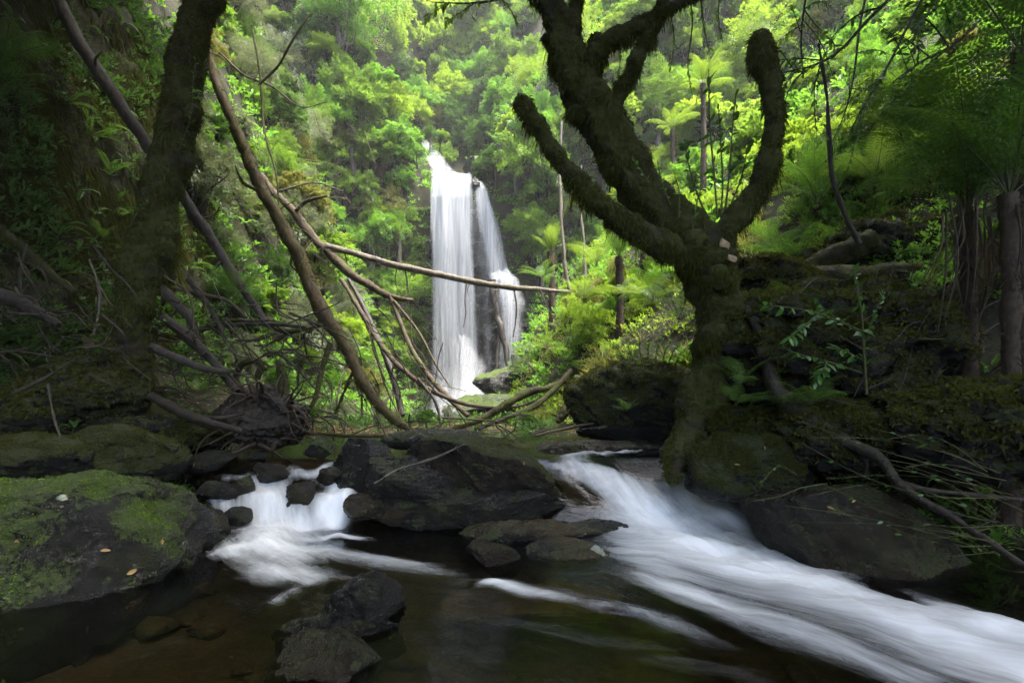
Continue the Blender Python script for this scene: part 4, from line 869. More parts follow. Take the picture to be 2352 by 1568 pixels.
for s in ([(590, 870, 6.7, 14), (600, 840, 6.7, 14), (585, 828, 6.7, 14), (555, 838, 6.7, 14), (543, 870, 6.7, 13), (560, 905, 6.7, 12)], [(640, 830, 6.7, 16), (650, 870, 6.6, 24), (655, 910, 6.5, 24), (680, 935, 6.4, 16)]):
    mb = MB(); V2, Q2 = add_tube(mb, spec_path(s), 10, rough=0.01, seed=9, freq=6); mb.build('root', M['bark_moss'], st)

# ------------------------------------------------------------------ ferns
def frond_mesh(L, pairs, pw, droop, seed, pinnules=7, mat='fern', name='frond', rise=0.0, curl=0.0):
    """arching frond along +X; pinnae carry pinnules"""
    rr = np.random.default_rng(seed); mb = MB(); n = 16; t = np.linspace(0, 1, n)
    ang = rise - droop * t ** 1.4; dx = np.cos(ang); dz = np.sin(ang); ds = L / (n - 1)
    X_ = np.concatenate([[0], np.cumsum(dx[:-1] * ds)]); Z_ = np.concatenate([[0], np.cumsum(dz[:-1] * ds)]); Y_ = curl * L * t ** 2
    path = np.c_[X_, Y_, Z_, 0.0045 * (L ** 0.7) * (1.15 - t)]; add_tube(mb, path, 5, mat=1)
    ts = np.linspace(0.16, 0.99, pairs)
    for sgn in (-1, 1):
        P0 = np.stack([np.interp(ts, t, X_), np.interp(ts, t, Y_), np.interp(ts, t, Z_)], 1); an = np.interp(ts, t, ang)
        T = np.stack([np.cos(an), np.zeros_like(an), np.sin(an)], 1); U = np.stack([-np.sin(an), np.zeros_like(an), np.cos(an)], 1)
        ln = pw * np.sin(np.pi * (0.12 + 0.86 * ((ts - 0.16) / 0.84)) ** 0.85) ** 0.8 * rr.uniform(0.9, 1.05, pairs)
        D = unit(T * 0.38 + np.array([0, sgn, 0]) - U * (0.18 + 0.1 * rr.random(pairs)[:, None]))
        for k in range(pairs):
            if ln[k] < 0.01: continue
            m = max(2, int(pinnules * ln[k] / pw + 1)) if pinnules else 0
            if m:
                q = (np.arange(m) + 0.6) / (m + 0.3); pb = P0[k] + D[k] * (ln[k] * q)[:, None] - U[k] * (0.10 * ln[k] * q ** 2)[:, None]
                w = ln[k] / m * 0.85; sl = ln[k] * 0.155 * (1 - 0.7 * q)
                for s2 in (-1, 1):
                    mb.add(*leaves(pb, np.repeat((D[k] * 0.45 + T[k] * s2)[None], m, 0), np.repeat(U[k][None], m, 0), sl, w, 0.05, 0.1))
            else:
                mb.add(*leaves(P0[k][None], D[k][None], U[k][None], ln[k], L / pairs * 0.8, 0.05, 0.1))
            mb_p = np.stack([P0[k], P0[k] + D[k] * ln[k]])
    return mb.mesh(name, [M[mat], M['stem']])
FR = {}
for mt in ('fern', 'fern_lime', 'dead_frond'):
    FR[mt] = [frond_mesh(1.0, 21, 0.19, 1.0 + 0.35 * k, 300 + k, 7, mt, rise=0.25 + 0.2 * k, curl=(-0.1, 0.05, 0.12)[k]) for k in range(3)]
SF = [frond_mesh(1.0, 22, 0.13, 1.1 + 0.4 * k, 320 + k, 0, 'fern', rise=0.2 + 0.2 * k, curl=(-0.1, 0.05, 0.12)[k]) for k in range(3)]
def cast(px, py, y0):
    Yd = np.arange(y0, 64, 0.1); x = (px - 1176) / F * Yd; z = EYE - (py - HZ) / F * Yd
    h = np.nonzero(z < ground_n(x, Yd))[0]
    if not len(h) or h[0] == 0: return None
    return x[h[0]], Yd[h[0]], z[h[0]]
def rooted(px, py, Yd, reach=3.0):
    h = cast(px, py, max(2.0, Yd - reach))
    return np.array(h) if h is not None and abs(h[1] - Yd) < reach else at(px, py, Yd)
def fern(label, base, size, n, seed, tilt=(0.2, 1.1), kind='fern', simple=False, az=(0, 2 * math.pi), trunk=0, trad=1.0, dead=0, name='fern', cat='fern', group=None):
    if trunk: trunk = float(np.clip(base[2] - gz(base[0], base[1]) + 0.1, 0.12, 2.6))
    rr = np.random.default_rng(seed); root = thing(name, label, cat, (base[0], base[1], base[2] - trunk), group)
    if trunk:
        mb = MB(); p = np.array([[base[0], base[1], base[2] - trunk - 0.15, 0.08], [base[0] + 0.02, base[1], base[2] - trunk * 0.5, 0.062], [base[0], base[1], base[2] + 0.02, 0.07]])
        p[:, 3] *= trad if trunk > 0.7 else 0.7 * trad; V2, Q2 = add_tube(mb, smooth_path(p, 8), 12, rough=0.03, seed=seed, freq=8); mb.build('trunk', M['root'], root)
        fz = MB(); fur(fz, V2, Q2, 1500, rr, 0.06, 0.008, 1.0); o = fz.build('trunk_fibre', M['root'], root); o['kind'] = 'stuff'
    off = trunk
    lib = SF if simple else FR[kind]
    for k in range(n):
        o = link('frond', lib[k % 3], root)
        a = az[0] + (az[1] - az[0]) * (k + rr.uniform(-.3, .3)) / n; s = size * rr.uniform(0.75, 1.15)
        o.location = (0, 0, off); o.rotation_euler = (rr.normal() * 0.2, -rr.uniform(*tilt), a); o.scale = (s, s, s)
    for k in range(dead):
        o = link('dead_frond', FR['dead_frond'][k % 3], root); a = rr.uniform(0, 2 * math.pi); s = size * rr.uniform(0.6, 0.95)
        o.location = (0, 0, off - 0.03); o.rotation_euler = (rr.normal() * 0.3, rr.uniform(0.8, 1.3), a); o.scale = (s * 0.7, s * 0.22, s * 0.7)
    return root
g_tf = 'tree ferns on the right slope'
fern('large dark tree fern at the right edge, fronds fanning up from a dead skirt', at(2318, 452, 4.3), 1.45, 18, 401, (0.35, 1.25), trunk=1.3, dead=6, name='tree_fern', cat='tree fern', group=g_tf)
fern('tree fern left of the large one, upright pale stalks', at(2222, 498, 4.8), 1.6, 14, 402, (0.45, 1.3), trunk=0.9, dead=5, name='tree_fern', cat='tree fern', group=g_tf)
fern('tree fern with tall thin stalks above the bank in mid picture', at(1422, 592, 10.5), 1.1, 15, 403, (0.6, 1.35), trunk=1.0, trad=1.15, dead=12, name='tree_fern', cat='tree fern', group=g_tf)
fern('small bright tree fern with a shaggy trunk right of the falls', at(1266, 580, 14.0), 0.8, 12, 404, (0.7, 1.4), 'fern_lime', trunk=1.1, trad=1.4, dead=8, name='tree_fern', cat='tree fern', group=g_tf)
fern('yellow-green tree fern high between the mossy limbs', rooted(1608, 232, 13.5, 7) + np.array([0, -0.2, 0.3]), 0.9, 14, 405, (0.2, 1.1), 'fern_lime', trunk=0.3, dead=6, name='tree_fern', cat='tree fern', group=g_tf)
fern('tree fern behind the fork of the mossy tree', rooted(1635, 420, 10.5, 7) + np.array([0, -0.2, 0.3]), 0.9, 13, 406, (0.2, 1.1), 'fern_lime', trunk=0.3, dead=6, name='tree_fern', cat='tree fern', group=g_tf)
fern('tree fern right of the S-curved limb with low spreading fronds', rooted(1860, 520, 8.2, 7) + np.array([0, -0.2, 0.3]), 1.2, 15, 407, (0.1, 1.0), trunk=0.9, dead=4, name='tree_fern', cat='tree fern', group=g_tf)
fern('big tree fern high on the right slope below the overhanging leaves', rooted(2080, 330, 7.4, 7) + np.array([0, -0.2, 0.3]), 1.35, 15, 408, (0.1, 0.95), trunk=1.2, dead=6, name='tree_fern', cat='tree fern', group=g_tf)
fern('tree fern with olive fronds beside the leaning dark stem', rooted(1990, 470, 8.8, 7) + np.array([0, -0.2, 0.3]), 1.1, 13, 409, (0.1, 1.0), 'fern_lime', trunk=1.0, dead=5, name='tree_fern', cat='tree fern', group=g_tf)
fern('tree fern seen between the left stub and the leaning trunk', rooted(1470, 480, 12.5, 7) + np.array([0, -0.2, 0.3]), 0.9, 13, 410, (0.2, 1.1), 'fern_lime', trunk=0.3, dead=5, name='tree_fern', cat='tree fern', group=g_tf)
fern('tree fern in the top right corner drooping into the picture', at(2345, 120, 4.4), 1.5, 13, 411, (-0.3, 0.8), trunk=1.5, name='tree_fern', cat='tree fern', group=g_tf)
fern('far tree fern up the right slope near the pale trunks', rooted(1540, 330, 16, 7) + np.array([0, -0.2, 0.3]), 0.95, 12, 412, (0.2, 1.1), 'fern_lime', trunk=0.3, dead=3, name='tree_fern', cat='tree fern', group=g_tf)
g_gf = 'ground ferns'
low = [
 ('lush green fern on the right bank between falls and boulder', 1348, 790, 8.9, .85, 14, 'fern', 0), ('fern drooping broad fronds left of the forked tree', 1560, 735, 6.6, .9, 10, 'fern', 0),
 ('fern above it pressed against the forked trunk', 1570, 670, 7.2, .8, 10, 'fern_lime', 0), ('fern with one wide frond at the right foot of the forked tree', 1702, 880, 5.3, .52, 8, 'fern', 0),
 ('lower fern beside the right root of the forked tree', 1690, 930, 5.1, .4, 8, 'fern', 0), ('dark green fern under the mossy branch right of the forked tree', 1860, 930, 4.8, .5, 9, 'fern', 0),
 ('bright fern among the dead branches left of the leaning trunk', 540, 690, 7.3, .75, 11, 'fern', 0), ('fern tuft at the foot of the tangle', 455, 900, 6.3, .4, 8, 'fern', 0),
 ('lower little fern under the tangle near the stump', 460, 968, 5.9, .35, 7, 'fern', 0), ('fern at the left edge beside the grey slender stick', 45, 800, 5.0, .5, 9, 'fern', 0),
 ('small fern below it on the left bank', 60, 875, 4.7, .45, 9, 'fern', 0), ('fern behind the left trunk base', 230, 560, 7.0, .5, 9, 'fern', 0),
 ('large fern spreading from the left edge near the top', 10, 135, 5.6, 1.0, 11, 'fern', 0), ('fern hanging below the large one at the left edge', -5, 220, 5.8, .8, 9, 'fern', 0),
 ('bright hanging fern on the dark cliff beside the dead pole', 150, 240, 6.8, .5, 8, 'fern', 1), ('second hanging fern lower on the dark cliff', 205, 320, 6.9, .5, 8, 'fern', 1),
 ('small star-shaped fern on the dark cliff', 115, 350, 6.2, .35, 9, 'fern', 1), ('fern left of the left trunk at mid height', 255, 400, 7.0, .5, 9, 'fern', 1),
 ('fern left of the left trunk low on the cliff', 265, 500, 6.8, .5, 9, 'fern', 1), ('fern in the shade below the slope ferns at right', 1780, 590, 7.2, .9, 11, 'fern', 0),
 ('fern behind the broken wood on the forked tree', 1760, 560, 7.6, .9, 10, 'fern', 0), ('fern on top of the level mossy log', 2110, 612, 6.3, .35, 7, 'fern', 0),
 ('fern by the foot of the small bright tree fern', 1245, 640, 13, .8, 10, 'fern', 0), ('fern on the right bank over the plunge pool', 1290, 760, 11.5, .6, 9, 'fern_lime', 0),
 ('small fern on the large mossy boulder', 1395, 905, 7.1, .3, 7, 'fern', 0), ('fern hanging low on the large mossy boulder', 1440, 945, 6.9, .28, 7, 'fern', 0),
 ('fern at the left end of the mossy bank above the rocks', 720, 965, 7.4, .3, 7, 'fern', 0), ('fern under the brown leaning trunk', 690, 905, 7.6, .35, 7, 'fern', 0),
 ('fern on the right bank above the mossy log', 1400, 830, 8.6, .6, 9, 'fern_lime', 0), ('lime fern below the tall-stalked tree fern', 1440, 680, 9.4, .8, 11, 'fern_lime', 0),
 ('dark fern on the mossy mound behind the leafy shrub', 1830, 720, 5.6, .5, 10, 'fern', 0), ('dark fern at the crest of the big moss-draped mound', 2040, 680, 5.9, .55, 10, 'fern', 0), ('fern above the wiry stems at the right edge', 2280, 860, 4.3, .5, 10, 'fern', 0), ('fern between the root-like branch and the right edge', 2110, 960, 4.5, .42, 9, 'fern', 0),
 ('fern with long fronds left of the right tree ferns', 2120, 440, 6.4, 1.1, 12, 'fern', 0), ('fern at the middle right below the olive tree fern', 1930, 440, 7.4, 1.1, 12, 'fern_lime', 0), ('fern just right of the S-curved limb', 1830, 420, 8.4, 1.1, 12, 'fern_lime', 0), ('fern low behind the S-curved limb', 1700, 470, 8.8, 1.0, 12, 'fern_lime', 0),
 ('fern left of the large green fern on the right bank', 1255, 800, 10.2, .5, 9, 'fern_lime', 0), ('fern over the mossy fallen log on the right bank', 1330, 850, 9.2, .5, 9, 'fern', 0), ('fern beneath the tall-stalked tree fern, left of its trunk', 1380, 720, 9.8, .7, 10, 'fern_lime', 0),
 ('fern arching beside the pale log end', 1340, 690, 11.0, .7, 10, 'fern_lime', 0), ('fern at the top of the right bank behind the drooping fern', 1500, 690, 8.4, .8, 10, 'fern', 0), ('fern above the square mossy block by the mossy mound', 1800, 930, 5.1, .45, 9, 'fern', 0), ('fern low in the dark hollow under the level log', 1980, 720, 6.0, .4, 8, 'fern', 0),
 ('fern above the right end of the level log', 2240, 580, 5.6, .5, 9, 'fern', 0), ('fern halfway between the S-curved limb and the level log', 1840, 600, 7.0, .8, 10, 'fern', 0), ('fern behind the mossy stump at the right', 2010, 500, 7.8, .9, 11, 'fern', 0), ('fern tangled under the leaning sapling', 2060, 470, 7.6, .9, 11, 'fern', 0), ('fern against the dark trunk at far right', 2300, 250, 5.4, 1.0, 11, 'fern', 0),
 ('fern on the slope beside the second pale trunk', 1370, 610, 12.5, .9, 11, 'fern_lime', 0), ('fern beneath the right leaning stem', 1940, 580, 7.0, .8, 10, 'fern', 0),
 ('dim fern at the foot of the right tree ferns', 2180, 640, 5.3, .5, 8, 'fern', 0), ('dim fern far right among the dead skirt', 2320, 640, 4.6, .5, 8, 'fern', 0),
]
for i, (lab, px, py, Yd, s, n, kd, simple) in enumerate(low):
    fern(lab, at(px, py, Yd - .25) if 1400 < px < 1900 and 640 < py < 990 else rooted(px, py, Yd), s, n, 430 + i, (-0.1, 0.9), kd, bool(simple), group=g_gf)
# many small ferns, tufts and rosettes on the left cliff
rr = np.random.default_rng(500); k = 0; cl = []
tries = 0
while k < 44 and tries < 4000:
    tries += 1
    yy = rr.uniform(4.5, 11); px = rr.uniform(0, 520); x = (px - 1176) / F * yy; z = gz(x, yy); q = project((x, yy, z))
    if -40 < q[1] < 720 and z > 2.2 and all(math.hypot(q[0] - c[0], q[1] - c[1]) > 34 for c in cl): cl.append((q[0], q[1], x, yy, z)); k += 1
cl.sort(key=lambda c: c[1])
rows = {}
for i, c in enumerate(cl):
    row = int(max(0, c[1]) // 150); rows.setdefault(row, []).append(c)
rown = ['in the top row', 'in the upper row', 'in the middle row', 'in the lower row', 'in the bottom row']
ordn = ['first', 'second', 'third', 'fourth', 'fifth', 'sixth', 'seventh', 'eighth', 'ninth', 'tenth', 'eleventh', 'twelfth', 'thirteenth', 'fourteenth', 'fifteenth', 'sixteenth', 'seventeenth', 'eighteenth', 'nineteenth', 'twentieth']
def nth(i): return ordn[i] if i < 20 else ['twenty-', 'thirty-', 'forty-', 'fifty-', 'sixty-'][i // 10 - 2] + ordn[i % 10] if i % 10 or True else str(i)
for row, L_ in rows.items():
    L_.sort()
    for j, c in enumerate(L_):
        fern(f'small hanging fern on the dark left cliff, {nth(j)} from the left {rown[min(row, 4)]}', c[2:], rr.uniform(0.25, 0.5), 7, 510 + int(c[0]) + row, (-0.6, 0.6), 'fern', True, group='small ferns on the left cliff')

# ------------------------------------------------------------------ crowns and gorge trees
def crown_mesh(name, R, flat, sprays, per, leaf, mat, seed, elong=2.2, up=0.9, layered=False):
    """lobes of flattened leaf sprays around a limb frame; returns mesh and lobe centres"""
    rr = np.random.default_rng(seed); nl = rr.integers(4, 7)
    C = rand_dirs(nl, rr) * (R * rr.uniform(0.15, 0.62, nl))[:, None] * np.array([1, 1, flat]); C[:, 2] += 0.1 * R
    lr = R * rr.uniform(0.32, 0.62, nl)
    li = rr.choice(nl, sprays, p=lr ** 2 / (lr ** 2).sum()); d = rand_dirs(sprays, rr); d[:, 2] = np.where(d[:, 2] < -0.35, -d[:, 2], d[:, 2])
    A = unit(d + 0.45 * rand_dirs(sprays, rr)); 
    if layered: A[:, 2] *= 0.3; A = unit(A)
    base = C[li] + d * (lr[li] * rr.uniform(0.25, 0.8, sprays))[:, None] * np.array([1, 1, 0.75])
    sl = lr[li] * rr.uniform(0.45, 0.95, sprays)
    Up = unit(np.array([0, 0, 1.0]) * up + 0.5 * d + 0.25 * rand_dirs(sprays, rr)); S = unit(np.cross(A, Up)); Un = np.cross(S, A)
    n = sprays * per; k = np.repeat(np.arange(sprays), per); t = rr.random(n) ** 0.8; lat = rr.uniform(-1, 1, n) * (1.05 - t) * 0.42
    P = base[k] + A[k] * (sl[k] * t)[:, None] + S[k] * (lat * sl[k])[:, None] - np.c_[np.zeros(n), np.zeros(n), sl[k] * (0.30 * t ** 2 + 0.25 * np.abs(lat))] + Un[k] * (rr.normal(size=n) * 0.03 * R)[:, None]
    D = A[k] * 0.7 + S[k] * (np.sign(lat) * 0.7)[:, None] + 0.45 * rand_dirs(n, rr); Nn = unit(Un[k] + 0.5 * rand_dirs(n, rr))
    L = leaf * rr.uniform(0.55, 1.35, n); mb = MB(); mb.add(*leaves2(P, D, Nn, L, L / elong * 1.2))
    return mb.mesh(name, M[mat], smooth=False), np.vstack([C, base[:: max(1, sprays // 10)]])
def trunk_mesh(name, R, flat, C, h, seed, mat='bark_grey'):
    rr = np.random.default_rng(seed); mb = MB(); b = np.array([rr.normal() * .1, rr.normal() * .1, -h])
    p = smooth_path([(*b, R * 0.075), (b[0] * 0.3 + rr.normal() * .1, rr.normal() * .1, -h * 0.4, R * 0.058), (0, 0, 0.1 * R, R * 0.035)], 5); add_tube(mb, p, 7, rough=0.01, seed=seed)
    for c in C[:: max(1, len(C) // 10)]:
        s = p[rr.integers(len(p) // 2, len(p)), :3]; add_tube(mb, smooth_path([(*s, R * 0.026), (*((s + c) / 2 + rr.normal(size=3) * 0.1 * R), R * 0.016), (*c, R * 0.006)], 4), 5)
    return mb.mesh(name, M[mat])
KINDS = {
 'lime': ('bright lime-green', [('lime', .75), ('lime', .55)]), 'mid': ('mid green', [('mid', .8), ('mid', .6)]), 'fresh': ('fresh green', [('fresh', .8), ('fresh', .6)]),
 'deep': ('deep green', [('deep', .85), ('deep', .65)]), 'grey': ('grey-green', [('grey', .7), ('grey', .9)]), 'olive': ('olive', [('olive', .7), ('olive', .55)]),
}
LIB = {}
for ki, (k, (nm, vs)) in enumerate(KINDS.items()):
    LIB[k] = []
    for j in (range(3) if k in ('lime', 'mid', 'fresh') else range(2)):
        mt = vs[0][0]; g_ = k == 'grey'
        cm, C = crown_mesh('crown', 1.5, (0.8, 1.1, 0.6)[j], (150, 170, 130)[j], 92, (0.098, 0.080, 0.108)[j] * (0.9 if g_ else 1), mt, 600 + ki * 10 + j, 3.6 if g_ else (2.2, 2.8, 1.9)[j], (0.9, 0.5, 1.6)[j], j == 2)
        LIB[k].append((cm, trunk_mesh('trunk', 1.5, 1, C, 2.4, 650 + ki * 10 + j, 'bark_pale' if j == 1 else 'bark_grey')))

placed = []
FALL_L = [(300, 935), (330, 952), (405, 986), (960, 985)]
FALL_R = [(300, 1000), (405, 1100), (560, 1160), (640, 1190), (700, 1212), (830, 1190), (960, 1110)]
def clear_of_falls(px, py, rad, y):
    if py + rad * 0.75 < 322 or py - rad * 0.8 > 960 or y > 33: return True
    for t in (-0.7, 0, 0.7):
        yy = py + t * rad
        if not 318 < yy < 965: continue
        l = np.interp(yy, *zip(*FALL_L)); rr_ = np.interp(yy, *zip(*FALL_R)); w = rad * (0.85 if t == 0 else 0.6)
        if px + w > l and px - w < rr_: return False
    return True
rr = np.random.default_rng(700)
for py in np.arange(-95, 930, 58):
    for px in np.arange(440, 2420, 66):
        qx, qy = px + rr.uniform(-24, 24), py + rr.uniform(-20, 20)
        h = cast(qx, qy, 8.6 if qx > 1700 else 10.5)
        if h is None: continue
        x, y, z = h; rp = rr.choice([34, 46, 60, 86], p=[.25, .35, .28, .12]) * rr.uniform(.85, 1.15)
        if y < 11: rp *= 1.1
        s = min(rp * y / F / 1.3, 2.2)
        if abs(x - lerp_tab(y, CX)) < lerp_tab(y, HW) + 0.4 and y < 25: continue
        if 1025 < qx < 1095 and 270 < qy < 400: continue
        if qx > 1150 and qx < 1700 and qy > 640:
            if qx < 1260 or qy > 860 or rr.random() < .35: continue
            rp = rr.uniform(24, 40)
        if qx > 1700 and qy > 500: continue
        if qx < 560 and rr.random() < 0.2: continue
        if qx < 800 and qy > 560 and rr.random() < 0.4: continue
        if not clear_of_falls(qx, qy, rp, y): continue
        shade = (qx < 700) or (qx > 1850)
        if qx < 720: zone, kinds, pr = 'dim', ['grey', 'deep', 'mid', 'olive'], [.45, .2, .25, .1]
        elif y > 26: zone, kinds, pr = 'head', ['lime', 'mid', 'fresh', 'deep', 'olive'], [.42, .24, .16, .1, .08]
        elif qx < 1176: zone, kinds, pr = 'left', ['mid', 'fresh', 'lime', 'grey', 'olive'], [.34, .24, .18, .12, .12]
        elif qx < 1850: zone, kinds, pr = 'right', ['lime', 'fresh', 'mid', 'olive'], [.5, .2, .2, .1]
        else: zone, kinds, pr = 'far right', ['mid', 'fresh', 'deep', 'olive', 'lime'], [.3, .25, .25, .1, .1]
        c = np.array([x, y, z]) + unit(np.array([-x, -y, EYE - z])) * 0.5 * s
        k = rr.choice(kinds, p=pr); placed.append((c[0], c[1], c[2] + 0.2 * s, s, k, zone, qx, qy, rr.integers(3), rr.uniform(0, 6.28), gz(c[0], c[1]), rr.uniform(0.8, 1.5)))
for (qx, qy) in [(1045, 40), (1085, 80), (1050, 130), (1020, 190), (1085, 170), (1060, 235), (1110, 250), (1015, 90), (1120, 110), (1125, 330), (990, 260), (960, 290), (1140, 400), (1150, 470), (1062, 300), (1040, 318), (1085, 330), (1072, 272), (1035, 285), (1105, 350)]:
    h = cast(qx, qy, 26.5)
    if h is not None:
        s = 46 * h[1] / F / 1.3; placed.append((h[0], h[1] - .5 * s, h[2] + .3 * s, s, 'deep' if 160 < qy and qx > 1010 else 'lime', 'head', qx, qy, int(qx) % 3, qy * .1, gz(h[0], h[1] - .5 * s), 1.1))
for (qx, qy, yd, rp) in [(720, 955, 8.6, 26), (790, 940, 9.2, 30), (980, 962, 9.6, 30), (1030, 950, 10.2, 26), (1160, 965, 9.0, 22), (1215, 960, 8.8, 24), (870, 958, 9.0, 20), (640, 880, 8.4, 34), (690, 830, 9.0, 40), (830, 890, 10, 36), (760, 880, 9.6, 30), (948, 322, 28.0, 26), (985, 314, 28.5, 24), (960, 350, 26.5, 22), (1010, 318, 29.5, 22)]:
    p_ = at(qx, qy, yd); s = rp * yd / F / 1.3; placed.append((p_[0], yd, p_[2], s, ['fresh', 'mid', 'deep', 'grey'][int(qx / 10) % 4], 'left' if qx < 1000 else 'right', qx, qy, int(qx) % 3, qx * .1, gz(p_[0], yd), 1.0))
zname = {'left': 'left of the falls', 'dim': 'by the leaning trunks', 'head': 'behind the falls', 'right': 'right of the falls', 'far right': 'at far right'}
groups = {}
for p in placed: groups.setdefault((p[5], p[4], p[3] < 0.7), []).append(p)
for (zn, k, _), L_ in groups.items():
    L_.sort(key=lambda p: p[6])
    for i, p in enumerate(L_):
        nm = KINDS[k][0]; small = p[3] < 0.7; word = 'bush' if small else 'tree'
        pos_ = f', {nth(i)} from the left' if len(L_) > 1 else ''
        root = thing('bush' if small else 'tree', f'{nm} leafy {word} {zname[zn]}{pos_}', word, (p[0], p[1], p[10]), 'trees and bushes ' + zname[zn])
        cm, tm = LIB[k][p[8] % len(LIB[k])]
        for nm2, me in (('trunk', tm), ('crown', cm)):
            o = link(nm2, me, root); o.location = (0, 0, p[2] - p[10]); o.rotation_euler = (0, 0, p[9]); o.scale = (p[3], p[3], p[3] * p[11])
print('trees', len(placed))

# ground cover on the slopes
def cover(name, label, mat, n, leaf, elong, seed, cond, up=0.6, spread=0.25, cat='ground cover', clump=0.0, tuft=0):
    rr = np.random.default_rng(seed); T = tri_of(TF); cen = TV[T].mean(1)
    m = cond(cen[:, 0], cen[:, 1], cen[:, 2]); T = T[m]
    if not len(T): return
    w_ = None if not clump else np.clip(fbm(TV * 1.1, 3, seed) * 3 + clump - 0.4, 0, 1) + 0.02
    P, Nn = scatter(TV, T, n, rr, w_); Nn = np.where(Nn[:, 2:3] < 0, -Nn, Nn)
    if tuft:
        m_ = n // tuft; P, Nn = P[:m_], Nn[:m_]; hh = spread * rr.random(m_) ** 1.3; sz = rr.uniform(0.5, 1.5, m_); k = np.repeat(np.arange(m_), tuft); n = len(k)
        a = rand_dirs(n, rr); a[:, 2] = np.abs(a[:, 2]) * 0.8 - 0.1; D = unit(a + Nn[k] * 0.4); P = P[k] + Nn[k] * (hh[k] * rr.random(n) ** .5)[:, None] + D * (leaf * sz[k] * rr.uniform(0, .9, n))[:, None]
        U = unit(np.array([0, 0, 1.0]) + Nn[k] * .4 + 0.35 * rand_dirs(n, rr)); L = leaf * sz[k] * rr.uniform(0.6, 1.3, n)
    else:
        P = P + Nn * (rr.random(n) ** 1.5 * spread)[:, None]
        U = unit(Nn * 0.5 + [0, 0, up] + 0.5 * rand_dirs(n, rr)); D = np.cross(U, rand_dirs(n, rr)) + [0, 0, -0.15]
        L = leaf * rr.uniform(0.5, 1.4, n)
    mb = MB(); mb.add(*leaves2(P, D, U, L, L / elong * 1.15))
    o = mb.build(name, M[mat], smooth=False); tag(o, label, cat, kind='stuff')
inc = lambda x, y: np.abs(x - lerp_tab(y, CX)) < lerp_tab(y, HW)
vis = lambda x, y: (np.abs(x) < y * 1.08 + 0.5)
cover('undergrowth', 'leafy undergrowth carpeting the gorge slopes', 'fresh', 95000, 0.12, 2.2, 801, lambda x, y, z: vis(x, y) & ~inc(x, y) & (y > 11) & (y < 34) & (z < 1.2 + 0.85 * y), spread=0.5, tuft=14)
cover('undergrowth', 'low plants on the bank in front of the falls', 'deep', 18000, 0.06, 2.2, 802, lambda x, y, z: (x > -4.5) & (x < 2.2) & (y > 7.9) & (y < 13) & (z < 1.6), spread=0.22, tuft=12, clump=0.3)
cover('undergrowth', 'lime-green ground plants on the right bank by the falls', 'lime', 30000, 0.06, 3.0, 803, lambda x, y, z: vis(x, y) & (x > -0.5) & (y > 7.3) & (y < 16) & (z < 6.5) & ~inc(x, y), spread=0.2, tuft=12, clump=0.35)
cover('undergrowth', 'dry straw-coloured grass tufts on the right bank', 'olive', 20000, 0.13, 9.0, 808, lambda x, y, z: vis(x, y) & (x > -0.5) & (y > 7.3) & (y < 15) & (z < 6.5) & ~inc(x, y), spread=0.05, tuft=16, clump=0.1)
cover('undergrowth', 'dark mossy carpet on the shaded right bank', 'moss', 60000, 0.036, 2.6, 804, lambda x, y, z: vis(x, y) & (x > 2.2) & (y > 3.0) & (y < 8.5) & ~inc(x, y) & (z < 4), spread=0.07, clump=0.35)
cover('undergrowth', 'small green plants in the shade of the right bank', 'fresh', 26000, 0.065, 2.4, 809, lambda x, y, z: vis(x, y) & (x > 2.4) & (y > 3.0) & (y < 9) & ~inc(x, y) & (z < 8), spread=0.2, tuft=13, clump=0.1)
cover('undergrowth', 'small ferny plants among the moss of the left bank', 'deep', 22000, 0.06, 3.2, 810, lambda x, y, z: vis(x, y) & (x < -2.6) & (y > 3.5) & (y < 8.5) & ~inc(x, y) & (z < 3), spread=0.16, tuft=12, clump=0.2)
cover('undergrowth', 'dark mossy carpet on the left bank and cliff', 'moss', 60000, 0.045, 2.8, 805, lambda x, y, z: vis(x, y) & (x < -2.6) & (y > 3.0) & (y < 11.5) & ~inc(x, y) & (z < 1.2 + .85 * y), spread=0.09, clump=0.2)
cover('undergrowth', 'leafy plants clinging to the shaded left cliff', 'deep', 30000, 0.10, 3.6, 806, lambda x, y, z: vis(x, y) & (x < -4.0) & (y > 3.5) & (y < 12.5) & (z > 1.4) & (z < 1.2 + .85 * y), spread=0.25, tuft=12, clump=0.15)
cover('leaf_litter', 'brown leaf litter on the bank behind the central rocks', 'dead_leaf', 9000, 0.045, 2.4, 807, lambda x, y, z: (x > -6) & (x < 3.2) & (y > 6.6) & (y < 12) & (z > 0.5) & (z < 1.8), spread=0.02, up=2.5, cat='leaf litter')
# moss strands hanging from the ledges of the left cliff
rr = np.random.default_rng(820); T = tri_of(TF); cen = TV[T].mean(1); m = vis(cen[:, 0], cen[:, 1]) & (cen[:, 0] < -5) & (cen[:, 1] > 3.5) & (cen[:, 1] < 12) & (cen[:, 2] > 2.2) & (cen[:, 2] < 1.2 + .85 * cen[:, 1])
P, Nn = scatter(TV, T[m], 26000, rr, np.clip(fbm(TV * 1.3, 3, 821) * 4 - 0.3, 0, 1) + 0.01); Nn = np.where(Nn[:, 2:3] < 0, -Nn, Nn)
mb = MB(); mb.add(*blades(P, unit(Nn * 0.45 + 0.25 * rand_dirs(len(P), rr) + [0, 0, -1.0]), rr.uniform(0.08, 0.38, len(P)), 0.014, rr))
tag(mb.build('hanging_moss', M['moss']), 'moss strands hanging from ledges of the dark left cliff', 'moss', kind='stuff')

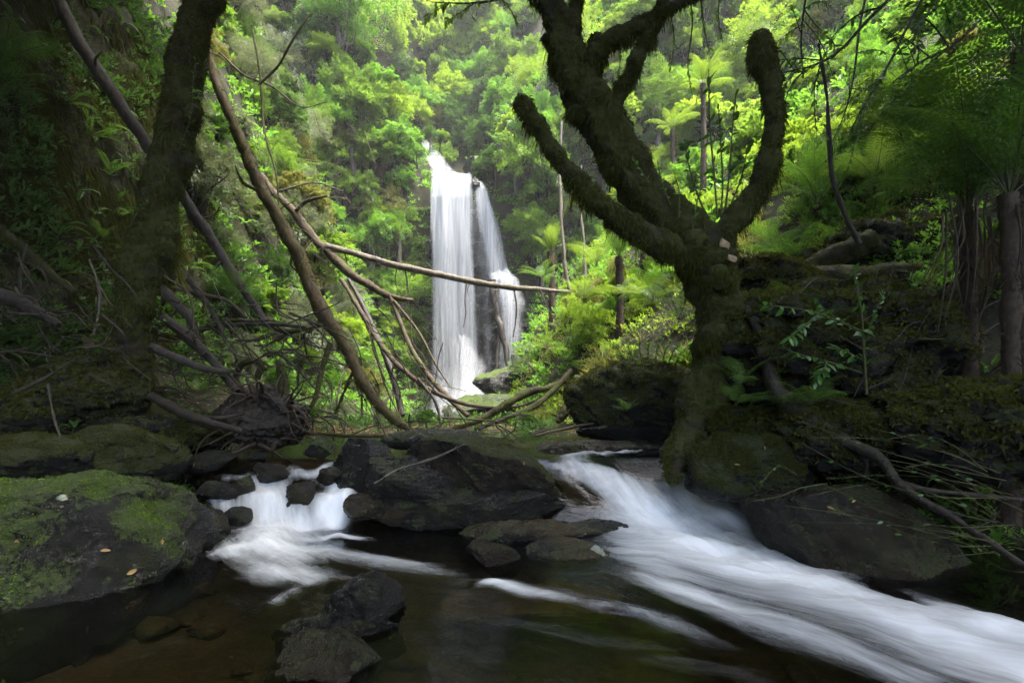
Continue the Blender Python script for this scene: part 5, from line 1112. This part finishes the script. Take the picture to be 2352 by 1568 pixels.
# ------------------------------------------------------------------ canopy out of frame: near-tree crowns plus more added to shade the creek
CAN = []
for j, (mt, sd) in enumerate((('mid', 901), ('deep', 902))):
    CAN.append(crown_mesh('crown', 3.9, 0.5, 190, 80, 0.26, mt, sd, 2.0, 1.4, True)[0])
def shade_crown(parent, p, s, k, rz):
    o = link('crown', CAN[k], parent); o.location = tuple(np.array(p) - parent_loc(parent)); o.scale = (s,) * 3; o.rotation_euler = (0, 0, rz)
shade_crown(tree, (0.2, 5.6, 9.0), 0.8, 0, 0.4)
shade_crown(tree, (2.6, 5.0, 9.6), 0.8, 0, 1.4)
shade_crown(treeL, (-4.2, 5.8, 9.6), 0.95, 1, 2.0)
shade_crown(treeL, (-6.4, 4.4, 9.8), 0.95, 1, 3.0)
for a in [(-7.5, 7.0, 10.8, 1.0, 1, .3), (-2.2, 4.6, 10.4, .7, 1, 5.0), (-9.5, 9.5, 14.5, 1.0, 0, .9), (-7.0, 10.5, 14.0, .8, 1, 2.0), (-9.5, 4.0, 12.5, 1.1, 1, 1.0), (-11.5, 7.5, 16.5, 1.1, 0, 4.0)]: shade_crown(treeL, a[:3], *a[3:])  # extra unseen crowns, far from the trunk, added to dim the left side
big = [(-5.5, -2.0, 8.5, 1.05), (0.5, -3.5, 9.5, 1.1), (5.8, -1.0, 9.0, 1.1), (6.6, 4.4, 9.2, 1.0), (-8.5, 2.0, 10.5, 1.05), (11.5, 3.4, 13, 0.8), (-3.4, 1.2, 9.6, .9), (3.6, 0.6, 9.2, 1.0), (8.6, 1.6, 9.8, 0.75)]  # unseen trees put behind and beside the camera to keep the foreground dark
for i, (x, y, z, s) in enumerate(big):
    side = ['left bank well behind the camera', 'creek bank straight behind the camera', 'right bank behind the camera', 'right bank beyond the wet slab', 'left cliff top beside the camera', 'right slope high above the camera', 'left bank beside the camera', 'right bank beside the camera', 'right slope close beside the camera'][i]
    bx = x + (1.6 if x > 0 else -1.6); b = (bx, min(y, 1.0) if i != 5 else y, gz(bx, min(y, 1.0)))
    if i == 3: b = (7.6, 3.6, gz(7.6, 3.6))
    if i == 5: b = (13, 3.4, gz(13, 3.4))
    t = thing('shade_tree', 'unseen rainforest tree added for shade on the ' + side, 'tree', b, 'unseen trees added to shade the creek')
    mb = MB(); add_tube(mb, smooth_path([(b[0], b[1], b[2] - 0.3, .26), ((b[0] * 2 + x) / 3, (b[1] * 2 + y) / 3, b[2] + (z - b[2]) * .5, .2), (x, y, z + .3, .1)], 8), 12, rough=.03); mb.build('trunk', M['bark_moss'], t)
    shade_crown(t, (x, y, z), s, i % 2, i * 1.1)

# ------------------------------------------------------------------ leafy branches, shrubs, saplings with single leaves
def leaf_mesh(name, mat, elong=2.3):
    t = np.array([0, .12, .3, .5, .7, .88, 1.0]); w = np.array([0.02, .5, .92, 1, .8, .4, 0.0]) / elong / 2
    mid = np.stack([t, t * 0, -0.12 * t ** 2], 1); l = mid + np.stack([t * 0, w, w * 0.35], 1); r_ = mid + np.stack([t * 0, -w, w * 0.35], 1)
    V = np.vstack([mid, l, r_]); Fq = []
    for i in range(6): Fq += [(i, i + 1, 7 + i + 1, 7 + i), (i + 1, i, 14 + i, 14 + i + 1)]
    mb = MB(); mb.add(V, Fq); return mb.mesh(name, M[mat])
LEAF = {k: leaf_mesh('leaf', k, e) for k, e in (('glossy', 2.3), ('fresh', 2.6), ('mid', 2.6), ('deep', 2.6), ('dead_leaf', 2.4), ('lime', 2.6))}
def leafy(name, label, cat, stems, leaf, per, mat, seed, stem_mat='stem', group=None, droop=0.3, start=0.15, sub=0, twigs=0):
    rr = np.random.default_rng(seed); root = None
    for sp in stems:
        p = spec_path(sp, 8)
        if root is None: root = thing(name, label, cat, p[0, :3], group)
        paths = [p]
        for _ in range(twigs):
            i = rr.integers(len(p) // 4, len(p) - 2); b = p[i, :3]; d = unit(unit(p[i + 1, :3] - b) * .6 + rr.normal(size=3) * [.8, .4, .8]); l = sub * rr.uniform(.5, 1.2)
            paths.append(smooth_path([(*b, p[i, 3] * .6), (*(b + d * l * .5 + rr.normal(size=3) * .04 * l), p[i, 3] * .45), (*(b + d * l + [0, 0, -droop * l * .5]), .0015)], 6))
        for q in paths:
            mb = MB(); add_tube(mb, q, 6, rough=0.002, freq=20); mb.build('stem', M[stem_mat], root)
            for j in range(per):
                f = start + (1 - start) * (j + rr.uniform(0, .6)) / per; i = min(int(f * (len(q) - 1)), len(q) - 2); T = unit(q[i + 1, :3] - q[i, :3])
                S = unit(np.cross(T, [0, 0, 1.0]) + 1e-6) * (1 if j % 2 else -1)
                D = unit(T * .6 + S * .8 + rr.normal(size=3) * .35 + [0, 0, -droop]); U = unit(np.array([0, -0.55, 0.8]) + rr.normal(size=3) * .6); B = unit(np.cross(U, D)); U = np.cross(D, B)
                o = link('leaf', LEAF[mat], root); R = Matrix((D, B, U)).transposed(); o.rotation_euler = R.to_euler(); o.location = tuple(q[i, :3] - parent_loc(root)); sz = leaf * rr.uniform(.6, 1.2); o.scale = (sz,) * 3
    return root
leafy('leafy_shrub', 'sparse shrub of glossy pointed leaves right of the forked tree', 'shrub', [
 [(1990, 905, 4.6, 7), (1984, 800, 4.55, 6), (1978, 720, 4.5, 5), (1966, 650, 4.5, 4), (1960, 612, 4.5, 2)], [(1984, 790, 4.55, 4), (2010, 720, 4.5, 4), (2030, 668, 4.45, 2)], [(1982, 770, 4.55, 4), (1920, 730, 4.5, 3), (1870, 690, 4.45, 2)],
 [(1980, 760, 4.5, 4), (1880, 720, 4.4, 4), (1800, 705, 4.35, 3), (1752, 702, 4.3, 2)], [(1990, 860, 4.6, 4), (1900, 830, 4.5, 4), (1840, 815, 4.4, 3), (1800, 800, 4.4, 2)], [(1900, 830, 4.5, 3), (1890, 850, 4.4, 3), (1870, 880, 4.4, 2)], [(1986, 830, 4.55, 3), (1950, 810, 4.5, 3), (1925, 800, 4.5, 2)],
 [(1880, 720, 4.4, 3), (1840, 755, 4.35, 3), (1810, 780, 4.3, 2)]], 0.10, 15, 'glossy', 1001)
leafy('sapling', 'cluster of thin upright saplings with bright leaves between the fork of the mossy tree', 'sapling', [
 [(1648, 500, 5.5, 5), (1640, 400, 5.5, 4), (1630, 280, 5.5, 4), (1628, 160, 5.5, 2)], [(1665, 490, 5.5, 5), (1675, 400, 5.5, 4), (1682, 300, 5.5, 3), (1690, 215, 5.5, 2)], [(1655, 500, 5.5, 4), (1660, 420, 5.5, 4), (1655, 330, 5.5, 3), (1650, 240, 5.5, 2)], [(1632, 520, 5.4, 4), (1600, 440, 5.4, 4), (1580, 370, 5.4, 3), (1572, 320, 5.4, 2)], [(1675, 480, 5.5, 4), (1705, 400, 5.5, 3), (1718, 330, 5.5, 2)]], 0.12, 20, 'deep', 1002, start=.3)
leafy('sapling', 'small bright seedlings rooted on the leaning trunk of the forked tree', 'sapling', [
 [(1540, 470, 5.3, 4), (1520, 420, 5.3, 3), (1510, 370, 5.3, 2)], [(1560, 500, 5.3, 4), (1560, 440, 5.3, 3), (1548, 400, 5.3, 2)], [(1490, 420, 5.3, 3), (1470, 390, 5.3, 3), (1450, 360, 5.3, 2)], [(1590, 530, 5.3, 4), (1600, 470, 5.3, 3), (1610, 430, 5.3, 2)]], 0.075, 10, 'fresh', 1003)
ov = [
 ('overhanging leafy branch at the upper right, thickest and darkest of its kind', [(2110, -90, 5.6, 10), (2060, -20, 5.6, 9), (1990, 50, 5.6, 8), (1930, 115, 5.6, 7), (1870, 150, 5.6, 5), (1795, 168, 5.6, 3)], 'deep'),
 ('leafy branch hanging straight down beside the top of the S-curved limb', [(1870, -80, 6.0, 6), (1850, 0, 6.0, 5), (1840, 90, 6.0, 4), (1845, 180, 6.0, 3)], 'mid'),
 ('leafy branch trailing down the middle of the right-hand green', [(2150, -60, 6.2, 7), (2090, 50, 6.2, 6), (2040, 150, 6.2, 5), (1985, 240, 6.2, 4), (1950, 310, 6.2, 2)], 'deep'),
 ('leafy branch reaching left above the big tree fern', [(2240, 60, 5.6, 8), (2180, 110, 5.6, 7), (2120, 140, 5.6, 5), (2050, 190, 5.6, 3)], 'deep'),
 ('leafy branch dangling above the dark leaning stem', [(2000, -60, 6.6, 6), (1975, 60, 6.6, 5), (1960, 180, 6.6, 4), (1940, 260, 6.6, 3), (1910, 330, 6.6, 2)], 'mid'),
 ('leafy branch sweeping along the top edge at the right', [(2330, -50, 5.4, 7), (2240, -20, 5.4, 6), (2150, 20, 5.4, 5), (2090, 70, 5.4, 3)], 'deep'),
]
for i, (lab, sp, mt) in enumerate(ov):
    leafy('leafy_branch', lab, 'branch', [sp], 0.085, 16, mt, 1010 + i, 'bark_dark', group='leafy branches overhanging at upper right', droop=.45, sub=.7, twigs=7)
leafy('leafy_branch', 'thin leafy twig along the top edge left of the forked tree', 'branch', [[(1225, -40, 5.2, 6), (1160, -5, 5.2, 5), (1080, 8, 5.2, 4), (990, 5, 5.2, 2)]], 0.075, 18, 'lime', 1020, 'bark_dark', droop=.4, sub=.3, twigs=4)
leafy('leafy_vine', 'leafy vines hanging between the upper limbs of the forked tree', 'vine', [[(1570, -60, 5.9, 3), (1590, 40, 5.9, 3), (1580, 150, 5.9, 2), (1590, 220, 5.9, 1.5)], [(1620, -60, 5.9, 3), (1612, 30, 5.9, 3), (1630, 120, 5.9, 2)], [(1660, -60, 6, 3), (1650, 30, 6, 3), (1660, 100, 6, 2)], [(1410, 60, 5.7, 2.5), (1425, 110, 5.7, 2), (1420, 190, 5.7, 1.5)], [(1540, 30, 5.7, 2.5), (1548, 90, 5.7, 2), (1540, 160, 5.7, 1.5)]], 0.08, 18, 'mid', 1021, droop=.7)
leafy('climbing_plant', 'small leafy climber on the right side of the left mossy trunk', 'climber', [[(408, 350, 6.35, 2), (425, 310, 6.33, 2), (440, 260, 6.35, 2), (445, 170, 6.4, 2), (450, 130, 6.4, 1)], [(440, 200, 6.35, 2), (455, 215, 6.3, 2), (462, 235, 6.3, 1)]], 0.075, 14, 'fresh', 1022)
leafy('climbing_plant', 'tuft of leaves low on the left mossy trunk, at its left edge', 'climber', [[(300, 520, 6.3, 2), (320, 480, 6.3, 2), (345, 450, 6.3, 1)], [(310, 500, 6.3, 2), (295, 470, 6.3, 1)]], 0.075, 9, 'fresh', 1023)
leafy('climbing_plant', 'leafy climber at the right foot of the left mossy trunk', 'climber', [[(345, 760, 6.2, 2), (362, 720, 6.2, 2), (372, 670, 6.2, 1)], [(350, 740, 6.2, 2), (385, 735, 6.2, 1)]], 0.08, 10, 'fresh', 1024)
leafy('leafy_shrub', 'bushy bright green plant on top of the large mossy boulder', 'shrub', [[(1500 + dx, 850, 7.2, 3), (1500 + dx * 1.5, 810, 7.2, 3), (1500 + dx * 2.0 + 8, 770 + abs(dx) * .3, 7.2, 2)] for dx in (-50, -35, -20, -8, 5, 18, 30, 44)], 0.085, 20, 'fresh', 1025)
# wiry green stems at the lower right
rr = np.random.default_rng(1030); stems = []
for k in range(26):
    x0, y0 = rr.uniform(2260, 2420), rr.uniform(1080, 1330); x1, y1 = x0 - rr.uniform(180, 480), y0 - rr.uniform(-10, 150); d0 = rr.uniform(3.0, 3.6); d1 = d0 + rr.uniform(.2, .6); sg = rr.uniform(-50, 40)
    stems.append([(x0, y0, d0, 2.0), ((x0 * 2 + x1) / 3, (y0 * 2 + y1) / 3 + sg, d0, 1.8), ((x0 + 2 * x1) / 3, (y0 + 2 * y1) / 3 + sg, d1, 1.5), (x1, y1, d1, 1)])
leafy('trailing_shrub', 'tangle of wiry yellow-green stems with few leaves at the lower right', 'shrub', stems, 0.045, 2, 'glossy', 1031, start=.4)
leafy('leafy_branch', 'fine leafy twig drooping over the water beside the square mossy block', 'branch', [[(1830, 1090, 4.4, 3), (1790, 1070, 4.4, 2.5), (1760, 1095, 4.4, 2), (1745, 1120, 4.4, 1.5)], [(1900, 1110, 4.2, 3), (1840, 1120, 4.2, 2.5), (1790, 1140, 4.2, 2), (1730, 1150, 4.2, 1.5)]], 0.035, 7, 'glossy', 1032)

# ------------------------------------------------------------------ right bank: mossy mounds, hanging roots
for i, (lab, px, py, Yd, w, h, dp, tf) in enumerate([
 ('big moss-draped mound on the right bank behind the leafy shrub', 1900, 800, 5.6, 480, 260, 1.1, 26000), ('low mossy mound at the right foot of the forked tree', 1740, 980, 5.3, 240, 90, .5, 8000),
 ('mossy hump under the long root-like branch', 1930, 990, 4.7, 300, 130, .6, 12000), ('mossy hump at the right edge above the wiry stems', 2230, 980, 4.2, 380, 200, .8, 14000), ('dark mossy bank block below the level log', 2080, 760, 6.4, 360, 120, .8, 9000),
 ('round mossy hump at the foot of the left trunk', 215, 905, 5.9, 230, 150, .6, 9000), ('mossy hump left of the round one, under the slender stick', 70, 940, 5.6, 240, 120, .6, 8000), ('small mossy hump between the left trunk and the stump', 430, 985, 6.0, 180, 80, .4, 6000), ('mossy knob on the slope above the level log', 2060, 560, 7.4, 260, 120, .7, 8000), ('mossy hump behind the forked trunk on the right', 1750, 650, 6.6, 180, 120, .6, 7000)]):
    rock(lab, at(px, py + 12, Yd + .15), (w / 1.8 / F * Yd, dp, h / 1.7 / F * Yd), 1100 + i, mat='rock', moss=1.7, mossdir=(0, -0.55, 0.8), tufts=int(tf * 0.75), tuft_mat=('moss_brown' if i == 0 else 'moss'), tuft_len=0.05, planes=1, dmin=0.8, rough=0.2, sub=6, name='mossy_mound', cat='mound', group='mossy mounds on the banks')
rr = np.random.default_rng(1120)
root = thing('hanging_roots', 'thin bare roots and dead stalks hanging below the right tree ferns', 'roots', at(2200, 500, 4.7))
for k in range(22):
    x0 = rr.uniform(2160, 2350); y0 = rr.uniform(430, 520); l = rr.uniform(120, 300); d = rr.uniform(4.2, 4.8)
    mb = MB(); add_tube(mb, spec_path([(x0, y0, d, 5), (x0 + rr.uniform(-25, 25), y0 + l * .5, d - .05, 4), (x0 + rr.uniform(-60, 60), y0 + l, d, 2)], 5), 5); mb.build('root', M['bark_log' if k % 3 == 0 else 'root'], root)
# ------------------------------------------------------------------ fallen leaves on the rocks
def drop_leaf(label, px, py, rocklab, size, mat='dead_leaf', seed=0):
    rr = np.random.default_rng(seed); o0 = next(o for o in bpy.data.objects if o.get('label') == rocklab); me_o = o0 if o0.type == 'MESH' else next(c for c in o0.children if c.name.startswith('stone'))
    n = len(me_o.data.vertices); co = np.zeros(n * 3, np.float32); me_o.data.vertices.foreach_get('co', co); co = co.reshape(-1, 3) + parent_loc(me_o)
    nn = np.zeros(n * 3, np.float32); me_o.data.vertices.foreach_get('normal', nn); nn = nn.reshape(-1, 3)
    sx = 1176 + F * co[:, 0] / co[:, 1]; sy = HZ - F * (co[:, 2] - EYE) / co[:, 1]; view = unit(np.array([0, 0, EYE]) - co); d = np.hypot(sx - px, sy - py) + 400 * ((nn * view).sum(1) < 0.1)
    i = int(np.argmin(d)); U = nn[i].astype(float); D = unit(np.cross(U, rr.normal(size=3))); B = np.cross(U, D)
    me = LEAF[mat]; o = link('fallen_leaf', me); o.location = tuple(co[i] + U * 0.012); o.rotation_euler = Matrix((D, B, U)).transposed().to_euler(); o.scale = (size,) * 3
    tag(o, label, 'leaf', 'fallen leaves')
BL = 'huge dark boulder at the lower left with bright green moss on its shoulder'; MB_ = 'square mossy block on the right bank beside the right cascade'
for i, a in enumerate([('brown leaf lying in the moss on the lower left boulder', 230, 1270, BL, .06), ('pale curled leaf low on the lower left boulder', 290, 1320, BL, .07), ('tan leaf near the right edge of the lower left boulder', 370, 1235, BL, .05), ('grey leaf at the left side of the lower left boulder', 40, 1235, BL, .07),
 ('tan leaf in the middle of the square mossy block', 1700, 1070, MB_, .05), ('small yellow leaf at the top right of the square mossy block', 1760, 1035, MB_, .045), ('orange leaf on the largest rock of the central outcrop', 1200, 1060, 'largest dark rock of the central outcrop, overhanging beside the right cascade', .05),
 ('yellow leaf on the wet peaked rock in the near pool', 800, 1370, 'wet peaked rock in the near pool with streaks of water shine', .035), ('pale leaf on the broad smooth wet slab', 1900, 1165, 'broad smooth wet slab sloping into the water on the right', .06), ('green-white leaf at the crest of the broad wet slab', 1965, 1150, 'broad smooth wet slab sloping into the water on the right', .05)]):
    drop_leaf(*a, seed=1200 + i)

# ------------------------------------------------------------------ tangles of fine roots and sticks
rr = np.random.default_rng(1300)
def tangle(name, label, cat, box, n, wr, lr, mats, slope):
    c0 = at((box[0] + box[2]) / 2, (box[1] + box[3]) / 2, (box[4] + box[5]) / 2); root = thing(name, label, cat, c0)
    for k in range(n):
        x, y, d = rr.uniform(box[0], box[2]), rr.uniform(box[1], box[3]), rr.uniform(box[4], box[5]); a = rr.normal() * .5 + slope; l = rr.uniform(*lr); w = rr.uniform(*wr)
        dx, dy = math.cos(a) * l, math.sin(a) * l; j = lambda q: rr.normal() * l * q
        pts = [(x - dx / 2, y - dy / 2, d + j(.0015), w), (x - dx / 6 + j(.08), y - dy / 6 + j(.08), d, w * .9), (x + dx / 6 + j(.08), y + dy / 6 + j(.08), d + j(.001), w * .7), (x + dx / 2 + j(.1), y + dy / 2 + j(.1), d + j(.0015), w * .3)]
        mb = MB(); add_tube(mb, spec_path(pts, 4), 5); mb.build('stick', M[mats[k % len(mats)]], root)
tangle('stick_pile', 'heap of thin dead sticks and roots between the left trunk and the stump', 'stick pile', (360, 690, 760, 960, 5.9, 7.2), 80, (1.8, 6), (50, 190), ['bark_grey', 'bark_dark', 'root', 'bark_log'], .35)
tangle('stick_pile', 'fine dead sticks strewn at the left edge above the boulders', 'stick pile', (-10, 620, 290, 900, 5.0, 6.4), 60, (2, 6), (50, 170), ['bark_dark', 'root', 'bark_grey', 'root'], .3)
tangle('stick_pile', 'thin twigs hanging over the slope left of the falls', 'stick pile', (560, 250, 900, 640, 9.5, 11.5), 30, (0.8, 2), (60, 200), ['bark_log', 'bark_grey', 'bark_pale'], .8)
tangle('stick_pile', 'dark sticks standing under the slanting log, left of the plunge pool', 'stick pile', (680, 760, 1000, 960, 8.4, 10), 44, (1.2, 3.5), (70, 200), ['bark_dark', 'bark_log', 'root'], 1.2)
tangle('stick_pile', 'loose sticks on the bank behind the central rocks', 'stick pile', (660, 970, 1300, 1000, 6.9, 8.6), 30, (2, 5), (60, 220), ['bark_log', 'bark_grey', 'root'], 0.05)
tangle('stick_pile', 'dim twigs and stalks on the dark right bank', 'stick pile', (1900, 640, 2340, 1000, 4.4, 5.4), 50, (1.5, 4), (60, 240), ['root', 'bark_grey', 'bark_dark'], -.5)

# ------------------------------------------------------------------ cobbles on the creek bed
rr = np.random.default_rng(1400); cob = []
for k in range(4):
    V2, F2, _ = rock_geo((0, 0, 0), (1, .8, .5), 1401 + k, sub=4, planes=8, rough=0.05); mb = MB(); mb.add(V2, F2); cob.append(mb.mesh('cobble', M['bed']))
for k in range(40):
    y = 1.4 + 3.4 * rr.random() ** 1.2; x = rr.uniform(-0.75, 0.85) * y; z = gz(x, y); sz = rr.uniform(.05, .17)
    o = link('cobble', cob[k % 4]); o.location = (x, y, z + sz * .15); o.scale = (sz,) * 3; o.rotation_euler = (0, 0, rr.uniform(0, 6.28))
    tag(o, 'rounded brown cobble lying under the clear pool water', 'cobble', 'cobbles on the creek bed')
